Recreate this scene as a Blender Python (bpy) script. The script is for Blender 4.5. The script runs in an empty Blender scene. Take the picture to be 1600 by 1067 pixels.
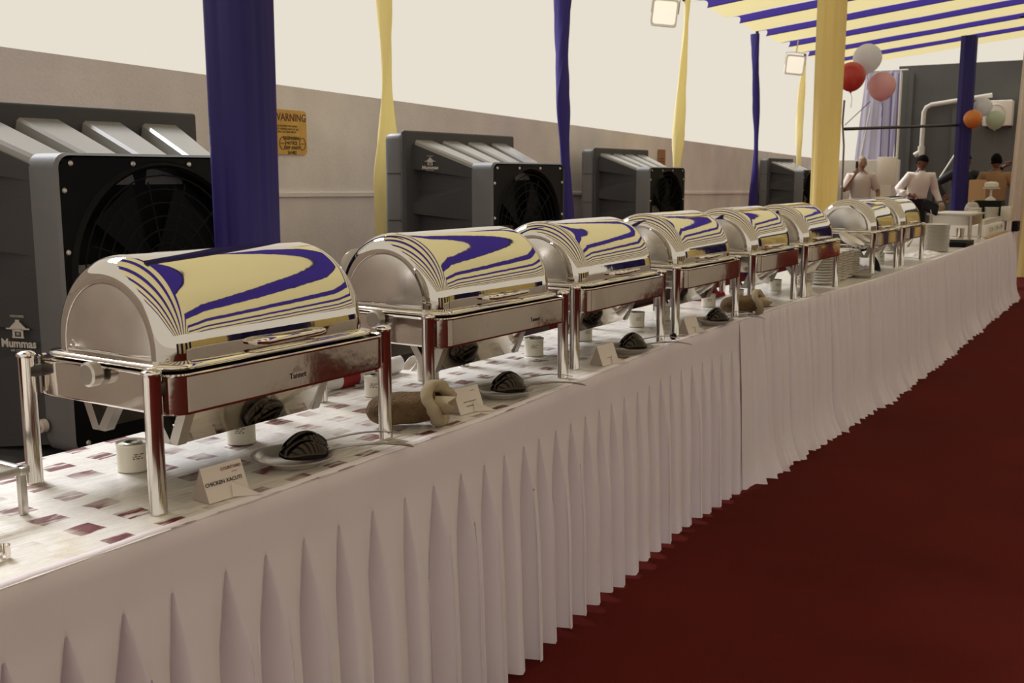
import bpy, bmesh, math, random
from mathutils import Vector, Matrix, noise
R = math.radians
S = bpy.context.scene
COL = S.collection
random.seed(4)

# ---------------------------------------------------------------- camera, sky, sun, exposure
cd = bpy.data.cameras.new('camera'); cam = bpy.data.objects.new('camera', cd); COL.objects.link(cam)
cd.sensor_width = 36; cd.lens = 1650 / 1600 * 36; cd.clip_end = 200
cam.location = (0, 0, 1.36); cam.rotation_euler = (R(90 - 9.006), 0, R(32.322))
cd.dof.use_dof = True; cd.dof.focus_distance = 2.7; cd.dof.aperture_fstop = 11
S.camera = cam
W = bpy.data.worlds.new('sky'); S.world = W; W.use_nodes = True
bg = W.node_tree.nodes['Background']; bg.inputs[0].default_value = (.737, .679, .578, 1); bg.inputs[1].default_value = 1.0
sd = bpy.data.lights.new('sun', 'SUN'); sd.energy = 4.9; sd.angle = R(26); sd.color = (.93, .95, 1.0)
sun = bpy.data.objects.new('sun', sd); COL.objects.link(sun)
sun.rotation_euler = Vector((-.68, .14, .72)).to_track_quat('Z', 'Y').to_euler()
S.view_settings.view_transform = 'Standard'; S.view_settings.look = 'None'
S.view_settings.exposure = .12; S.view_settings.gamma = 1; S.view_settings.use_curve_mapping = False

# ---------------------------------------------------------------- materials
def srgb(r, g, b):
    f = lambda c: (c / 255 / 12.92) if c / 255 <= .04045 else ((c / 255 + .055) / 1.055) ** 2.4
    return (f(r), f(g), f(b), 1)
def mat(name, c, rough=.6, metal=0, bump=0, bscale=40, var=0, vscale=6, coat=0, trans=0, spec=.5, stretch=None, sheen=0, emit=0):
    m = bpy.data.materials.new(name); m.use_nodes = True; nt = m.node_tree; N = nt.nodes; L = nt.links
    b = N['Principled BSDF']; b.inputs['Base Color'].default_value = c
    b.inputs['Roughness'].default_value = rough; b.inputs['Metallic'].default_value = metal
    b.inputs['Coat Weight'].default_value = coat; b.inputs['Specular IOR Level'].default_value = spec
    b.inputs['Coat Roughness'].default_value = .15
    if emit: b.inputs['Emission Color'].default_value = c; b.inputs['Emission Strength'].default_value = emit
    tc = N.new('ShaderNodeTexCoord'); mp = N.new('ShaderNodeMapping'); L.new(tc.outputs['Object'], mp.inputs[0])
    if stretch: mp.inputs['Scale'].default_value = stretch
    if var:
        n = N.new('ShaderNodeTexNoise'); n.inputs['Scale'].default_value = vscale; n.inputs['Detail'].default_value = 5
        L.new(mp.outputs[0], n.inputs[0]); h = N.new('ShaderNodeHueSaturation'); h.inputs['Color'].default_value = c
        mr = N.new('ShaderNodeMapRange'); mr.inputs[1].default_value = .3; mr.inputs[2].default_value = .7
        mr.inputs[3].default_value = 1 - var; mr.inputs[4].default_value = 1 + var
        L.new(n.outputs[0], mr.inputs[0]); L.new(mr.outputs[0], h.inputs['Value']); L.new(h.outputs[0], b.inputs['Base Color'])
    if bump:
        n = N.new('ShaderNodeTexNoise'); n.inputs['Scale'].default_value = bscale; n.inputs['Detail'].default_value = 4
        L.new(mp.outputs[0], n.inputs[0]); u = N.new('ShaderNodeBump'); u.inputs['Strength'].default_value = bump
        u.inputs['Distance'].default_value = .01; L.new(n.outputs[0], u.inputs['Height']); L.new(u.outputs[0], b.inputs['Normal'])
    if trans:
        t = N.new('ShaderNodeBsdfTranslucent'); t.inputs[0].default_value = c
        mx = N.new('ShaderNodeMixShader'); mx.inputs[0].default_value = trans
        L.new(b.outputs[0], mx.inputs[1]); L.new(t.outputs[0], mx.inputs[2]); L.new(mx.outputs[0], N['Material Output'].inputs[0])
    return m
M = dict(
    chrome=mat('polished_steel', (.80, .76, .71, 1), .05, 1, bump=.05, bscale=11),
    domesteel=mat('dome_steel', (.62, .585, .54, 1), .03, 1, bump=.05, bscale=5),
    endsteel=mat('brushed_end_steel', (.66, .63, .60, 1), .24, 1, bump=.08, bscale=5, var=.12, vscale=9),
    tube=mat('leg_steel', (.66, .62, .58, 1), .13, 1, bump=.1, bscale=30, stretch=(1, 1, .12)),
    satin=mat('satin_steel', (.55, .52, .48, 1), .35, 1, bump=.05, bscale=90),
    band=mat('band_steel', (.74, .70, .65, 1), .09, 1, bump=.10, bscale=8),
    spoon=mat('dark_reflection_steel', (.045, .038, .032, 1), .14, 1),  # dark reflections in the chrome spoons, put into the base colour
    darkgap=mat('shaded_pan_steel', (.10, .09, .08, 1), .35, .8),  # steel darkened to paint the shade in the gap below the lid
    concrete=mat('rendered_wall', srgb(232, 225, 224), .95, bump=.35, bscale=60, var=.09, vscale=2.2),
    carpet=mat('red_carpet', srgb(92, 27, 22), 1, bump=.5, bscale=300, var=.16, vscale=1.2, spec=.1),
    skirt=mat('white_satin_cloth', srgb(246, 238, 248), .75, bump=.04, bscale=60, trans=.07, stretch=(1, 1, .3)),
    linen=mat('white_linen', srgb(236, 232, 230), .8, bump=.15, bscale=60),
    cooler=mat('charcoal_plastic', srgb(62, 62, 65), .55, bump=.06, bscale=120, var=.1, vscale=3),
    coolerlite=mat('grey_plastic_slab', srgb(112, 113, 116), .55, bump=.06, bscale=120, var=.08, vscale=3),
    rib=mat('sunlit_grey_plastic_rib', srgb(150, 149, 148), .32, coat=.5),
    black=mat('black_plastic', (.004, .004, .004, 1), .5, spec=.15),
    blackm=mat('matt_black', (.008, .008, .008, 1), .8, spec=.2),
    blade=mat('lit_fan_blade', srgb(120, 115, 110), .5),  # light on one blade painted as grey; the other blades are black
    screw=mat('zinc_screw', (.7, .68, .62, 1), .3, .6),
    decal=mat('white_print', srgb(200, 196, 188), .7),
    blue=mat('blue_cloth', srgb(40, 31, 106), .55, bump=.05, bscale=12, stretch=(1, 1, .2), sheen=1, spec=.35),
    bluepole=mat('thin_blue_cloth', srgb(60, 48, 140), .6, trans=.3),
    yellow=mat('yellow_cloth', srgb(250, 232, 162), .65, bump=.05, bscale=12, stretch=(1, 1, .2), trans=.3),
    yellowpole=mat('thin_yellow_cloth', srgb(252, 242, 190), .6, trans=.4),
    cany=mat('yellow_canopy_cloth', srgb(236, 224, 168), .8, trans=.42),
    canb=mat('blue_canopy_cloth', srgb(72, 58, 150), .8, trans=.35),
    curtain=mat('white_drape_cloth', srgb(232, 222, 212), .8, trans=.3),
    bldg=mat('dark_grey_render', srgb(96, 96, 94), .9, bump=.2, bscale=20, var=.12, vscale=1.1),
    pale=mat('pale_board', srgb(226, 218, 204), .8),
    pale2=mat('pale_panel', srgb(205, 198, 188), .85, var=.05),
    lilac=mat('pale_lilac_sheet', srgb(190, 186, 205), .8, trans=.35),
    purple=mat('violet_band_cloth', srgb(130, 118, 175), .8, trans=.3),
    pvc=mat('white_pvc', srgb(205, 200, 188), .5),
    iron=mat('dark_iron_pipe', srgb(60, 58, 58), .5, .5),
    tin=mat('tin_white_label', srgb(228, 222, 206), .45, var=.04),
    tinmetal=mat('tin_lid_metal', (.6, .58, .54, 1), .28, 1),
    card=mat('white_card', srgb(226, 216, 210), .85),
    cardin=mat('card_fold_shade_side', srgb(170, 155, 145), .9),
    ink=mat('black_ink', (.015, .012, .012, 1), .8),
    inkred=mat('red_ink', srgb(110, 60, 55), .8),
    china=mat('white_china', srgb(222, 216, 205), .25, coat=.3),
    chinagrey=mat('grey_glazed_plate', srgb(176, 168, 158), .18, coat=.6),
    burlap=mat('brown_jute', srgb(112, 88, 60), .95, bump=1.0, bscale=160, var=.25, vscale=30),
    cuff=mat('cream_cotton_lining', srgb(172, 158, 132), .95, bump=.5, bscale=25, var=.1, vscale=12),
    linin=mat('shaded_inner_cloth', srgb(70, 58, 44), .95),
    skin=mat('brown_skin', srgb(118, 78, 58), .6), skin2=mat('tan_skin', srgb(165, 130, 108), .6),
    hair=mat('black_hair', (.006, .005, .005, 1), .9, spec=.1), greyhair=mat('thin_grey_hair', srgb(150, 130, 112), .8),
    tee=mat('grey_shirt_cloth', srgb(205, 192, 182), .9), wshirt=mat('white_shirt_cloth', srgb(238, 228, 222), .85),
    bshirt=mat('black_shirt_cloth', (.012, .013, .015, 1), .8), tan=mat('tan_shirt_cloth', srgb(158, 124, 92), .9),
    trouser=mat('black_trouser_cloth', (.010, .010, .012, 1), .85),
    carton=mat('brown_carton', srgb(188, 152, 114), .9),
    sign=mat('yellow_enamel_sign', srgb(214, 170, 84), .55, var=.12, vscale=14), notice=mat('brown_notice', srgb(165, 118, 82), .7, var=.15, vscale=20),
    green=mat('green_leaf', srgb(150, 165, 70), .7), red=mat('red_check_cloth', srgb(150, 35, 38), .8),
    glassy=mat('clear_plastic', srgb(215, 208, 198), .15, trans=.5),
    wood=mat('plywood_top', srgb(150, 120, 85), .7, var=.1),
    bw=mat('white_balloon', srgb(238, 240, 246), .3, trans=.45), br=mat('red_balloon', srgb(205, 70, 62), .3, trans=.2),
    bp=mat('pink_balloon', srgb(242, 200, 205), .3, trans=.45), bo=mat('orange_balloon', srgb(230, 145, 75), .3, trans=.2),
    bgn=mat('mint_balloon', srgb(215, 228, 212), .3, trans=.45), string=mat('grey_string', srgb(120, 105, 95), .9),
    lamp=mat('milky_lamp_glass', srgb(245, 240, 228), .3, emit=.55), lampframe=mat('white_lamp_frame', srgb(240, 236, 228), .5),
)
def clear_glass():
    m = bpy.data.materials.new('clear_film'); m.use_nodes = True; nt = m.node_tree; b = nt.nodes['Principled BSDF']
    b.inputs['Base Color'].default_value = (.95, .93, .9, 1); b.inputs['Roughness'].default_value = .12; b.inputs['Alpha'].default_value = .28
    return m
M['film'] = clear_glass()
def gingham():
    m = bpy.data.materials.new('gingham_under_film'); m.use_nodes = True; nt = m.node_tree; N = nt.nodes; L = nt.links; b = N['Principled BSDF']
    tc = N.new('ShaderNodeTexCoord'); sp = N.new('ShaderNodeSeparateXYZ')
    dn = N.new('ShaderNodeTexNoise'); dn.inputs['Scale'].default_value = 7; dn.inputs['Detail'].default_value = 2
    L.new(tc.outputs['Object'], dn.inputs[0])
    vm = N.new('ShaderNodeVectorMath'); vm.operation = 'MULTIPLY_ADD'; vm.inputs[1].default_value = (.035, .035, 0)
    L.new(dn.outputs['Color'], vm.inputs[0]); L.new(tc.outputs['Object'], vm.inputs[2]); L.new(vm.outputs[0], sp.inputs[0])
    def ma(op, a, bb=None, c=None):
        x = N.new('ShaderNodeMath'); x.operation = op
        for i, v in enumerate((a, bb, c)):
            if v is None: continue
            if isinstance(v, (int, float)): x.inputs[i].default_value = v
            else: L.new(v, x.inputs[i])
        return x.outputs[0]
    def band(o, p, off): return ma('LESS_THAN', ma('FRACT', ma('MULTIPLY_ADD', o, 1 / p, off)), .5)
    u = band(sp.outputs['Y'], .11, .18); v = band(sp.outputs['X'], .098, .1)
    both = ma('MULTIPLY', u, v); one = ma('ABSOLUTE', ma('SUBTRACT', u, v))
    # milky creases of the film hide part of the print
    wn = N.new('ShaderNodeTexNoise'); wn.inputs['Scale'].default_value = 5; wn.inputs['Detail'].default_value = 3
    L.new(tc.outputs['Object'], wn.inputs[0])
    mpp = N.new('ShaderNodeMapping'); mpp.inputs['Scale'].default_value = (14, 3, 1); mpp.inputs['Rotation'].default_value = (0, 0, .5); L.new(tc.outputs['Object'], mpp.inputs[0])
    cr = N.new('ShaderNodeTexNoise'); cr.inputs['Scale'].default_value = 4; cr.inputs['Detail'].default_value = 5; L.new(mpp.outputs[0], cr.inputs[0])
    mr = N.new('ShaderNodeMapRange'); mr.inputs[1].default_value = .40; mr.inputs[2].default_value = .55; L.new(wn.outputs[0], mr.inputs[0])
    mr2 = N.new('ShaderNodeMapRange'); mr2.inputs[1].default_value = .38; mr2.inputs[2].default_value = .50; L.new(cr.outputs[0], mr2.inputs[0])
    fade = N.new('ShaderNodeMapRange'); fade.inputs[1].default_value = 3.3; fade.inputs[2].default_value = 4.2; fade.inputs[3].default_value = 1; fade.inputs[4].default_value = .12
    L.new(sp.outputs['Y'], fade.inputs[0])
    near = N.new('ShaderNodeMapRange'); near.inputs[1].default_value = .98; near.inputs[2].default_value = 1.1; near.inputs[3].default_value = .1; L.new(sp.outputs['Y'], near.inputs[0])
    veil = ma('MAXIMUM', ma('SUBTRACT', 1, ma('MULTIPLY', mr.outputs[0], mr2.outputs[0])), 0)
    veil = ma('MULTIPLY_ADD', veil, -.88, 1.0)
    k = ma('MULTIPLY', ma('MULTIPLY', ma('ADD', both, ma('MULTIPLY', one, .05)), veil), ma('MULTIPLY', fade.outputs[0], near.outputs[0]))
    mx = N.new('ShaderNodeMixRGB'); mx.inputs[1].default_value = srgb(240, 235, 228); mx.inputs[2].default_value = srgb(108, 14, 20)
    L.new(k, mx.inputs[0])
    # pale yellow food stains near the end of the table
    st = N.new('ShaderNodeTexNoise'); st.inputs['Scale'].default_value = 9; L.new(tc.outputs['Object'], st.inputs[0])
    sm = N.new('ShaderNodeMapRange'); sm.inputs[1].default_value = .58; sm.inputs[2].default_value = .7; sm.inputs[4].default_value = .5; L.new(st.outputs[0], sm.inputs[0])
    sn = N.new('ShaderNodeMapRange'); sn.inputs[1].default_value = 1.12; sn.inputs[2].default_value = 1.0; L.new(sp.outputs['Y'], sn.inputs[0])
    m2 = N.new('ShaderNodeMixRGB'); m2.inputs[2].default_value = srgb(205, 180, 120); L.new(ma('MULTIPLY', sm.outputs[0], sn.outputs[0]), m2.inputs[0]); L.new(mx.outputs[0], m2.inputs[1])
    L.new(m2.outputs[0], b.inputs['Base Color'])
    b.inputs['Roughness'].default_value = .5; b.inputs['Coat Weight'].default_value = .7; b.inputs['Coat Roughness'].default_value = .12
    bu = N.new('ShaderNodeBump'); bu.inputs['Strength'].default_value = .9; bu.inputs['Distance'].default_value = .006
    L.new(cr.outputs[0], bu.inputs['Height']); L.new(bu.outputs[0], b.inputs['Normal']); L.new(bu.outputs[0], b.inputs['Coat Normal'])
    return m
M['gingham'] = gingham()

# ---------------------------------------------------------------- helpers
def finish(bm, name, m, parent=None, smooth=True, ang=35, loc=None, rot=None):
    me = bpy.data.meshes.new(name); bmesh.ops.recalc_face_normals(bm, faces=bm.faces)
    if smooth:
        for f in bm.faces: f.smooth = True
        for e in bm.edges:
            if len(e.link_faces) == 2 and e.calc_face_angle(0) > R(ang): e.smooth = False
    bm.to_mesh(me); bm.free(); me.materials.append(m if not isinstance(m, str) else M[m])
    o = bpy.data.objects.new(name, me); COL.objects.link(o)
    if parent: o.parent = parent
    if loc: o.location = loc
    if rot: o.rotation_euler = rot
    return o
def tag(o, label=None, cat=None, group=None, kind=None):
    if label: o['label'] = label
    if cat: o['category'] = cat
    if group: o['group'] = group
    if kind: o['kind'] = kind
    return o
def empty(name, label, cat, loc=(0, 0, 0), rz=0, group=None):
    o = bpy.data.objects.new(name, None); COL.objects.link(o); o.location = loc; o.rotation_euler = (0, 0, rz); o.empty_display_size = .05
    return tag(o, label, cat, group)
def copy_tree(o, parent=None):
    c = o.copy(); COL.objects.link(c)
    if parent: c.parent = parent
    for ch in list(o.children): copy_tree(ch, c)
    return c
def struct(name, bm, m, **k): return tag(finish(bm, name, m, **k), kind='structure')
def box(bm, lo, hi, bev=0, seg=2, mtx=None):
    r = bmesh.ops.create_cube(bm, size=1); vs = r['verts']
    for v in vs: v.co = Vector([lo[i] + (v.co[i] + .5) * (hi[i] - lo[i]) for i in range(3)])
    if bev:
        es = list({e for v in vs for e in v.link_edges})
        r2 = bmesh.ops.bevel(bm, geom=es, offset=bev, segments=seg, profile=.5, affect='EDGES')
        vs = list({v for f in r2['faces'] for v in f.verts} | {v for v in vs if v.is_valid})
    if mtx:
        for v in vs: v.co = mtx @ v.co
    return vs
def cyl(bm, a, b, r, r2=None, n=20, cap=True):
    a = Vector(a); b = Vector(b); d = b - a; r2 = r if r2 is None else r2
    q = d.to_track_quat('Z', 'Y').to_matrix().to_4x4()
    res = bmesh.ops.create_cone(bm, cap_ends=cap, segments=n, radius1=r, radius2=r2, depth=d.length)
    for v in res['verts']: v.co = Matrix.Translation((a + b) / 2) @ q @ v.co
def tube(bm, pts, r, n=10, closed=False, cap=True):
    pts = [Vector(p) for p in pts]; rings = []; k = len(pts); up = None
    rr = r if isinstance(r, (list, tuple)) else [r] * k
    for i, p in enumerate(pts):
        if closed: t = pts[(i + 1) % k] - pts[i - 1]
        else: t = pts[min(i + 1, k - 1)] - pts[max(i - 1, 0)]
        t.normalize()
        if up is None: up = t.orthogonal().normalized()
        up = (up - t * up.dot(t)).normalized(); s = t.cross(up)
        rings.append([bm.verts.new(p + (up * math.cos(2 * math.pi * j / n) + s * math.sin(2 * math.pi * j / n)) * rr[i]) for j in range(n)])
    for i in range(k if closed else k - 1):
        A, B = rings[i], rings[(i + 1) % k]
        for j in range(n): bm.faces.new((A[j], A[(j + 1) % n], B[(j + 1) % n], B[j]))
    if cap and not closed:
        bm.faces.new(rings[0][::-1]); bm.faces.new(rings[-1])
def lathe(bm, prof, n=32, mtx=None, c=(0, 0)):
    rings = []
    for r, z in prof:
        if r <= 1e-6: rings.append([bm.verts.new((c[0], c[1], z))])
        else: rings.append([bm.verts.new((c[0] + r * math.cos(2 * math.pi * j / n), c[1] + r * math.sin(2 * math.pi * j / n), z)) for j in range(n)])
    for A, B in zip(rings, rings[1:]):
        for j in range(n):
            a0, a1 = A[j % len(A)], A[(j + 1) % len(A)]; b0, b1 = B[j % len(B)], B[(j + 1) % len(B)]
            vs = []
            for v in (a0, a1, b1, b0):
                if v not in vs: vs.append(v)
            if len(vs) > 2: bm.faces.new(vs)
    if mtx:
        for ring in rings:
            for v in ring: v.co = mtx @ v.co
def rrect(hx, hy, r, n=6):
    out = []
    for cx, cy, a0 in ((hx - r, hy - r, 0), (-hx + r, hy - r, 90), (-hx + r, -hy + r, 180), (hx - r, -hy + r, 270)):
        for i in range(n + 1):
            a = R(a0 + 90 * i / n); out.append((cx + r * math.cos(a), cy + r * math.sin(a)))
    return out
def loft(bm, rings, close=True, capa=True, capb=True):
    V = [[bm.verts.new(p) for p in ring] for ring in rings]; n = len(V[0])
    for A, B in zip(V, V[1:]):
        for j in range(n if close else n - 1): bm.faces.new((A[j], A[(j + 1) % n], B[(j + 1) % n], B[j]))
    if capa and close: bm.faces.new(V[0][::-1])
    if capb and close: bm.faces.new(V[-1])
    return V
def text(name, body, size, parent, loc, rot, m, align='CENTER', ext=.0003, weight=0, sx=1):
    c = bpy.data.curves.new(name, 'FONT'); c.body = body; c.size = size; c.align_x = align; c.align_y = 'CENTER'; c.extrude = ext; c.offset = weight
    c.resolution_u = 2
    tmp = bpy.data.objects.new('tmp', c); COL.objects.link(tmp); dg = bpy.context.evaluated_depsgraph_get(); dg.update()
    me = bpy.data.meshes.new_from_object(tmp.evaluated_get(dg)); bpy.data.objects.remove(tmp); bpy.data.curves.remove(c)
    me.name = name; me.materials.clear(); me.materials.append(M[m])
    o = bpy.data.objects.new(name, me); COL.objects.link(o); o.parent = parent; o.location = loc; o.rotation_euler = rot; o.scale = (sx, 1, 1)
    return o

# ---------------------------------------------------------------- setting: floor, wall, building
bm = bmesh.new()
bmesh.ops.create_grid(bm, x_segments=40, y_segments=60, size=1)
for v in bm.verts: v.co = Vector((v.co.x * 8 + 1.5, v.co.y * 14 + 11, 0))
struct('floor', bm, 'carpet')
bm = bmesh.new(); box(bm, (-40, -30, -.12), (40, 60, -.03)); struct('ground', bm, mat('grey_ground', srgb(150, 142, 132), .95, var=.1))

WX = lambda y: -4.58 - .0918 * (y - 5.03)
WZ = lambda y: 1.90 - .0145 * (y - 3)
bm = bmesh.new(); V = []
ys = [-3 + i for i in range(27)]
rings = []
for y in ys:
    x = WX(y); z = WZ(y); rings.append([(x, y, 0), (x, y, z - .03), (x + .0, y, z), (x - .2, y, z), (x - .2, y, 0)])
loft(bm, rings)
struct('wall_left', bm, 'concrete', smooth=False)
bm = bmesh.new(); rings = []
for y in ys:
    x = WX(y) + .012; z = WZ(y); rings.append([(x - .02, y, z - .62), (x + .006, y, z - .625), (x + .006, y, z - .65), (x - .02, y, z - .655)])
loft(bm, rings); struct('trim_1', bm, 'concrete', smooth=False)

bm = bmesh.new(); box(bm, (-5.0, 22.2, 0), (6, 22.5, 3.46)); struct('wall_back', bm, 'bldg', smooth=False)
bm = bmesh.new(); box(bm, (-3.95, 22.13, 0), (6, 22.2, 2.62)); box(bm, (-4.78, 22.13, 0), (-4.7, 22.2, 3.3)); struct('trim_2', bm, 'bldg', smooth=False)
bm = bmesh.new(); box(bm, (-5.75, 20.35, 0), (-4.5, 20.5, 1.62), .01)
tag(finish(bm, 'partition_panel', 'pale2'), 'pale grey partition panel behind the man holding a phone', 'panel')
bm = bmesh.new(); box(bm, (-4.69, 19.55, 1.16), (-4.36, 19.58, 1.66), .004); box(bm, (-4.65, 19.56, .3), (-4.61, 19.59, 1.16)); box(bm, (-4.44, 19.56, .3), (-4.40, 19.59, 1.16)); box(bm, (-4.70, 19.545, .82), (-4.42, 19.575, 1.16))
box(bm, (-4.65, 19.56, 0), (-4.61, 19.59, .3)); box(bm, (-4.44, 19.56, 0), (-4.40, 19.59, .3))
tag(finish(bm, 'white_board', 'pale'), 'blank cream board on thin legs between the two men', 'board')

# lilac sheet hanging between bars at the far corner
t = empty('hanging_sheet', 'translucent lilac sheet hanging behind the balloons at the far corner', 'sheet', (-4.9, 20.7, 0))
bm = bmesh.new(); rings = []
for i in range(25):
    u = i / 24; xt = -.36 + .66 * u; xb = -.52 + .72 * u
    rings.append([(xb + (xt - xb) * k / 6, .03 * math.sin(u * 22 + k * .3), 1.3 + 1.95 * k / 6) for k in range(7)])
loft(bm, rings, close=False); finish(bm, 'sheet_cloth', 'lilac', t)
for x, w in ((.12, .035), (.24, .02), (-.02, .02)):
    bm = bmesh.new(); box(bm, (x, -.055, 1.3), (x + w, -.04, 3.2), .004); finish(bm, 'hanging_band', 'purple', t)
bm = bmesh.new(); cyl(bm, (-.42, -.07, 1.3), (-.22, -.07, 2.6), .014); finish(bm, 'slanted_rod', 'pvc', t)
bm = bmesh.new(); cyl(bm, (.30, -.07, 0), (.30, -.07, 3.2), .022); finish(bm, 'upright_rod', 'pvc', t)
bm = bmesh.new(); cyl(bm, (-.5, -.0, 3.25), (.4, -.0, 3.25), .015); finish(bm, 'top_rod', 'pvc', t)

# pipes, air conditioner on the dark building
t = empty('drain_pipe', 'white plastic pipe bending over the dark grey wall', 'pipe', (-4.45, 22.08, 0))
bm = bmesh.new(); tube(bm, [(-.02, 0, 0), (-.02, 0, 1.7), (-.01, 0, 2.55), (.03, 0, 2.64), (.12, 0, 2.69), (1.2, 0, 2.83)], .045, 12); finish(bm, 'pipe_run', 'pvc', t)
for p in ((-.02, 0, 1.55),):
    bm = bmesh.new(); cyl(bm, (-.02, 0, 1.72), (-.02, 0, 1.90), .065); cyl(bm, (-.02, 0, 1.8), (-.14, -.02, 1.72), .05); finish(bm, 'pipe_joint', 'pvc', t)
t = empty('air_conditioner_unit', 'cream outdoor air conditioner unit on the dark far wall', 'air conditioner', (-3.1, 22.0, 2.25))
bm = bmesh.new(); box(bm, (-.26, -.15, 0), (.24, .13, .47), .02); finish(bm, 'casing', 'pale', t)
for x in (-.2, .18):
    bm = bmesh.new(); box(bm, (x - .02, -.12, -.03), (x + .02, .19, 0)); box(bm, (x - .02, .15, -.25), (x + .02, .19, 0)); finish(bm, 'bracket', 'iron', t)
bm = bmesh.new()
lathe(bm, [(.16, 0), (.17, .01), (.16, .02)], 24, Matrix.Translation((-.04, -.15, .235)) @ Matrix.Rotation(R(90), 4, 'X')); finish(bm, 'fan_guard', 'pvc', t)
bm = bmesh.new(); cyl(bm, (-4.02, 21.4, 1.2), (-3.55, 21.9, 2.2), .015)
tag(finish(bm, 'leaning_rod', 'pvc'), 'thin pale rod leaning against the dark far wall', 'rod')
bm = bmesh.new(); cyl(bm, (-3.97, 20.9, .0), (-3.97, 20.9, 1.2), .015); box(bm, (-4.08, 20.85, 1.2), (-3.84, 20.98, 1.24), .01); cyl(bm, (-3.97, 20.9, 0), (-3.97, 20.9, .02), .15)
tag(finish(bm, 'black_stand', 'blackm'), 'small black stand with flat top beside the man in white', 'stand')

# ---------------------------------------------------------------- canopy
EX = lambda y: -4.08 - .0966 * (y - 5) + .03
def cz(x, y):
    xe = EX(y)
    if x < -.4: return 3.2 + (x - xe) * .115
    return 3.2 + (-.4 - xe) * .115 * max(0, (7.4 - x) / 7.8)
canopy = empty('canopy', 'marquee roof of sagging yellow and blue cloth strips over the aisle', 'canopy', (0, 0, 0))
y = -4.0; k = 0; PER = 1.36; BL = .48
y = 12.3 - PER * 12
while y < 18.7:
    for nm, a, b, m, dz in (('blue_strip', y, y + BL, 'canb', -.02), ('yellow_strip', y + BL, y + PER, 'cany', .0)):
        bm = bmesh.new(); nx = 26; ny = 6; rows = []
        for j in range(ny + 1):
            v = j / ny; yy = a - .015 + (b - a + .03) * v; row = []
            for i in range(nx + 1):
                u = i / nx; x0 = EX(yy); 
                sc = .07 * math.sin(math.pi * v)
                x = x0 + sc + (7.2 - x0 - sc) * u
                sag = (-.035 if nm == 'blue_strip' else -.06) * math.sin(math.pi * v) * (1 if nm[0] == 'y' else -1)
                row.append((x, yy, cz(x, yy) + dz + sag + .012 * math.sin(u * 60 + k) * (1 - v) * v * 2))
            rows.append(row)
        loft(bm, rows, close=False); finish(bm, nm, m, canopy, ang=80)
    y += PER; k += 1
for y0 in (7.66, 13.8):
    pass
# valance of the far side and side curtains across the aisle (seen in the steel lids)
side = empty('side_curtain', 'row of alternating yellow and blue cloth panels closing the far side of the aisle', 'curtain', (7.0, 0, 0))
yy = -3.0; k = 0
while yy < 16:
    bm = bmesh.new(); rows = []
    for i in range(19):
        u = i / 18; rows.append([(.05 * math.sin(u * 30) + .02 * math.sin(u * 71), yy + 1.5 * u, z) for z in (0.02, 1.0, 1.65)])
    loft(bm, rows, close=False); finish(bm, 'yellow_panel' if k % 2 else 'blue_panel', 'yellow' if k % 2 else 'blue', side)
    yy += 1.5; k += 1

end = empty('end_curtain', 'row of yellow and blue cloth panels closing the far end of the aisle', 'curtain', (0, 19.6, 0))
xx = -.7; k = 0
while xx < 7:
    bm = bmesh.new(); rows = []
    for i in range(15):
        u = i / 14; rows.append([(xx + 1.1 * u, .05 * math.sin(u * 26), z) for z in (0.02, 1.2, 2.7)])
    loft(bm, rows, close=False); finish(bm, 'yellow_panel' if k % 2 else 'blue_panel', 'yellow' if k % 2 else 'blue', end)
    xx += 1.1; k += 1

# twisted cloth-wrapped poles along the wall
def cloth_pole(x, y, h, m, label, ph=0, w=.058):
    t = empty('draped_pole', label, 'pole', (x, y, 0), 0, 'draped poles along the wall')
    bm = bmesh.new(); rings = []
    for i in range(60):
        z = h * i / 59; dx = .045 * math.sin(z * 1.5 + ph) ; dy = .045 * math.cos(z * 1.7 + ph)
        rw = w * (1 + .28 * math.sin(z * 3.1 + ph) + .12 * math.sin(z * 7 + ph)); tw = z * 2.2 + ph
        ring = []
        for j in range(20):
            a = 2 * math.pi * j / 20; rr = rw * (1 + .12 * math.cos(3 * a + z * 6) + .05 * math.cos(7 * a - z * 3)); px = rr * math.cos(a); py = rr * .72 * math.sin(a)
            ring.append((dx + px * math.cos(tw) - py * math.sin(tw), dy + px * math.sin(tw) + py * math.cos(tw), z))
        rings.append(ring)
    loft(bm, rings); finish(bm, 'cloth_wrap', m, t, ang=60)
    bm = bmesh.new(); cyl(bm, (0, 0, h - .02), (0, 0, h + .06), .02); finish(bm, 'pole_top', 'iron', t)
    return t
for x, y, m, lab, ph in ((-4.06, 4.97, 'yellowpole', 'pale yellow twisted cloth pole just before the second air cooler', 4.3),
                      (-4.33, 7.66, 'bluepole', 'blue twisted cloth pole between the second and third air coolers', .4),
                      (-4.62, 10.68, 'yellowpole', 'yellow twisted cloth pole beside the brown notice on the wall', 2.2),
                      (-4.93, 13.8, 'bluepole', 'blue twisted cloth pole before the farthest air cooler', 5.0),
                      (-5.25, 16.92, 'yellowpole', 'thin yellow cloth pole rising behind the farthest air cooler', 1.2),
                      (-3.80, 2.30, 'bluepole', 'blue twisted cloth pole behind the nearest air cooler', 1.0)):
    cloth_pole(x, y, 3.17, m, lab, ph, .05 if y > 10 else .058)

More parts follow.
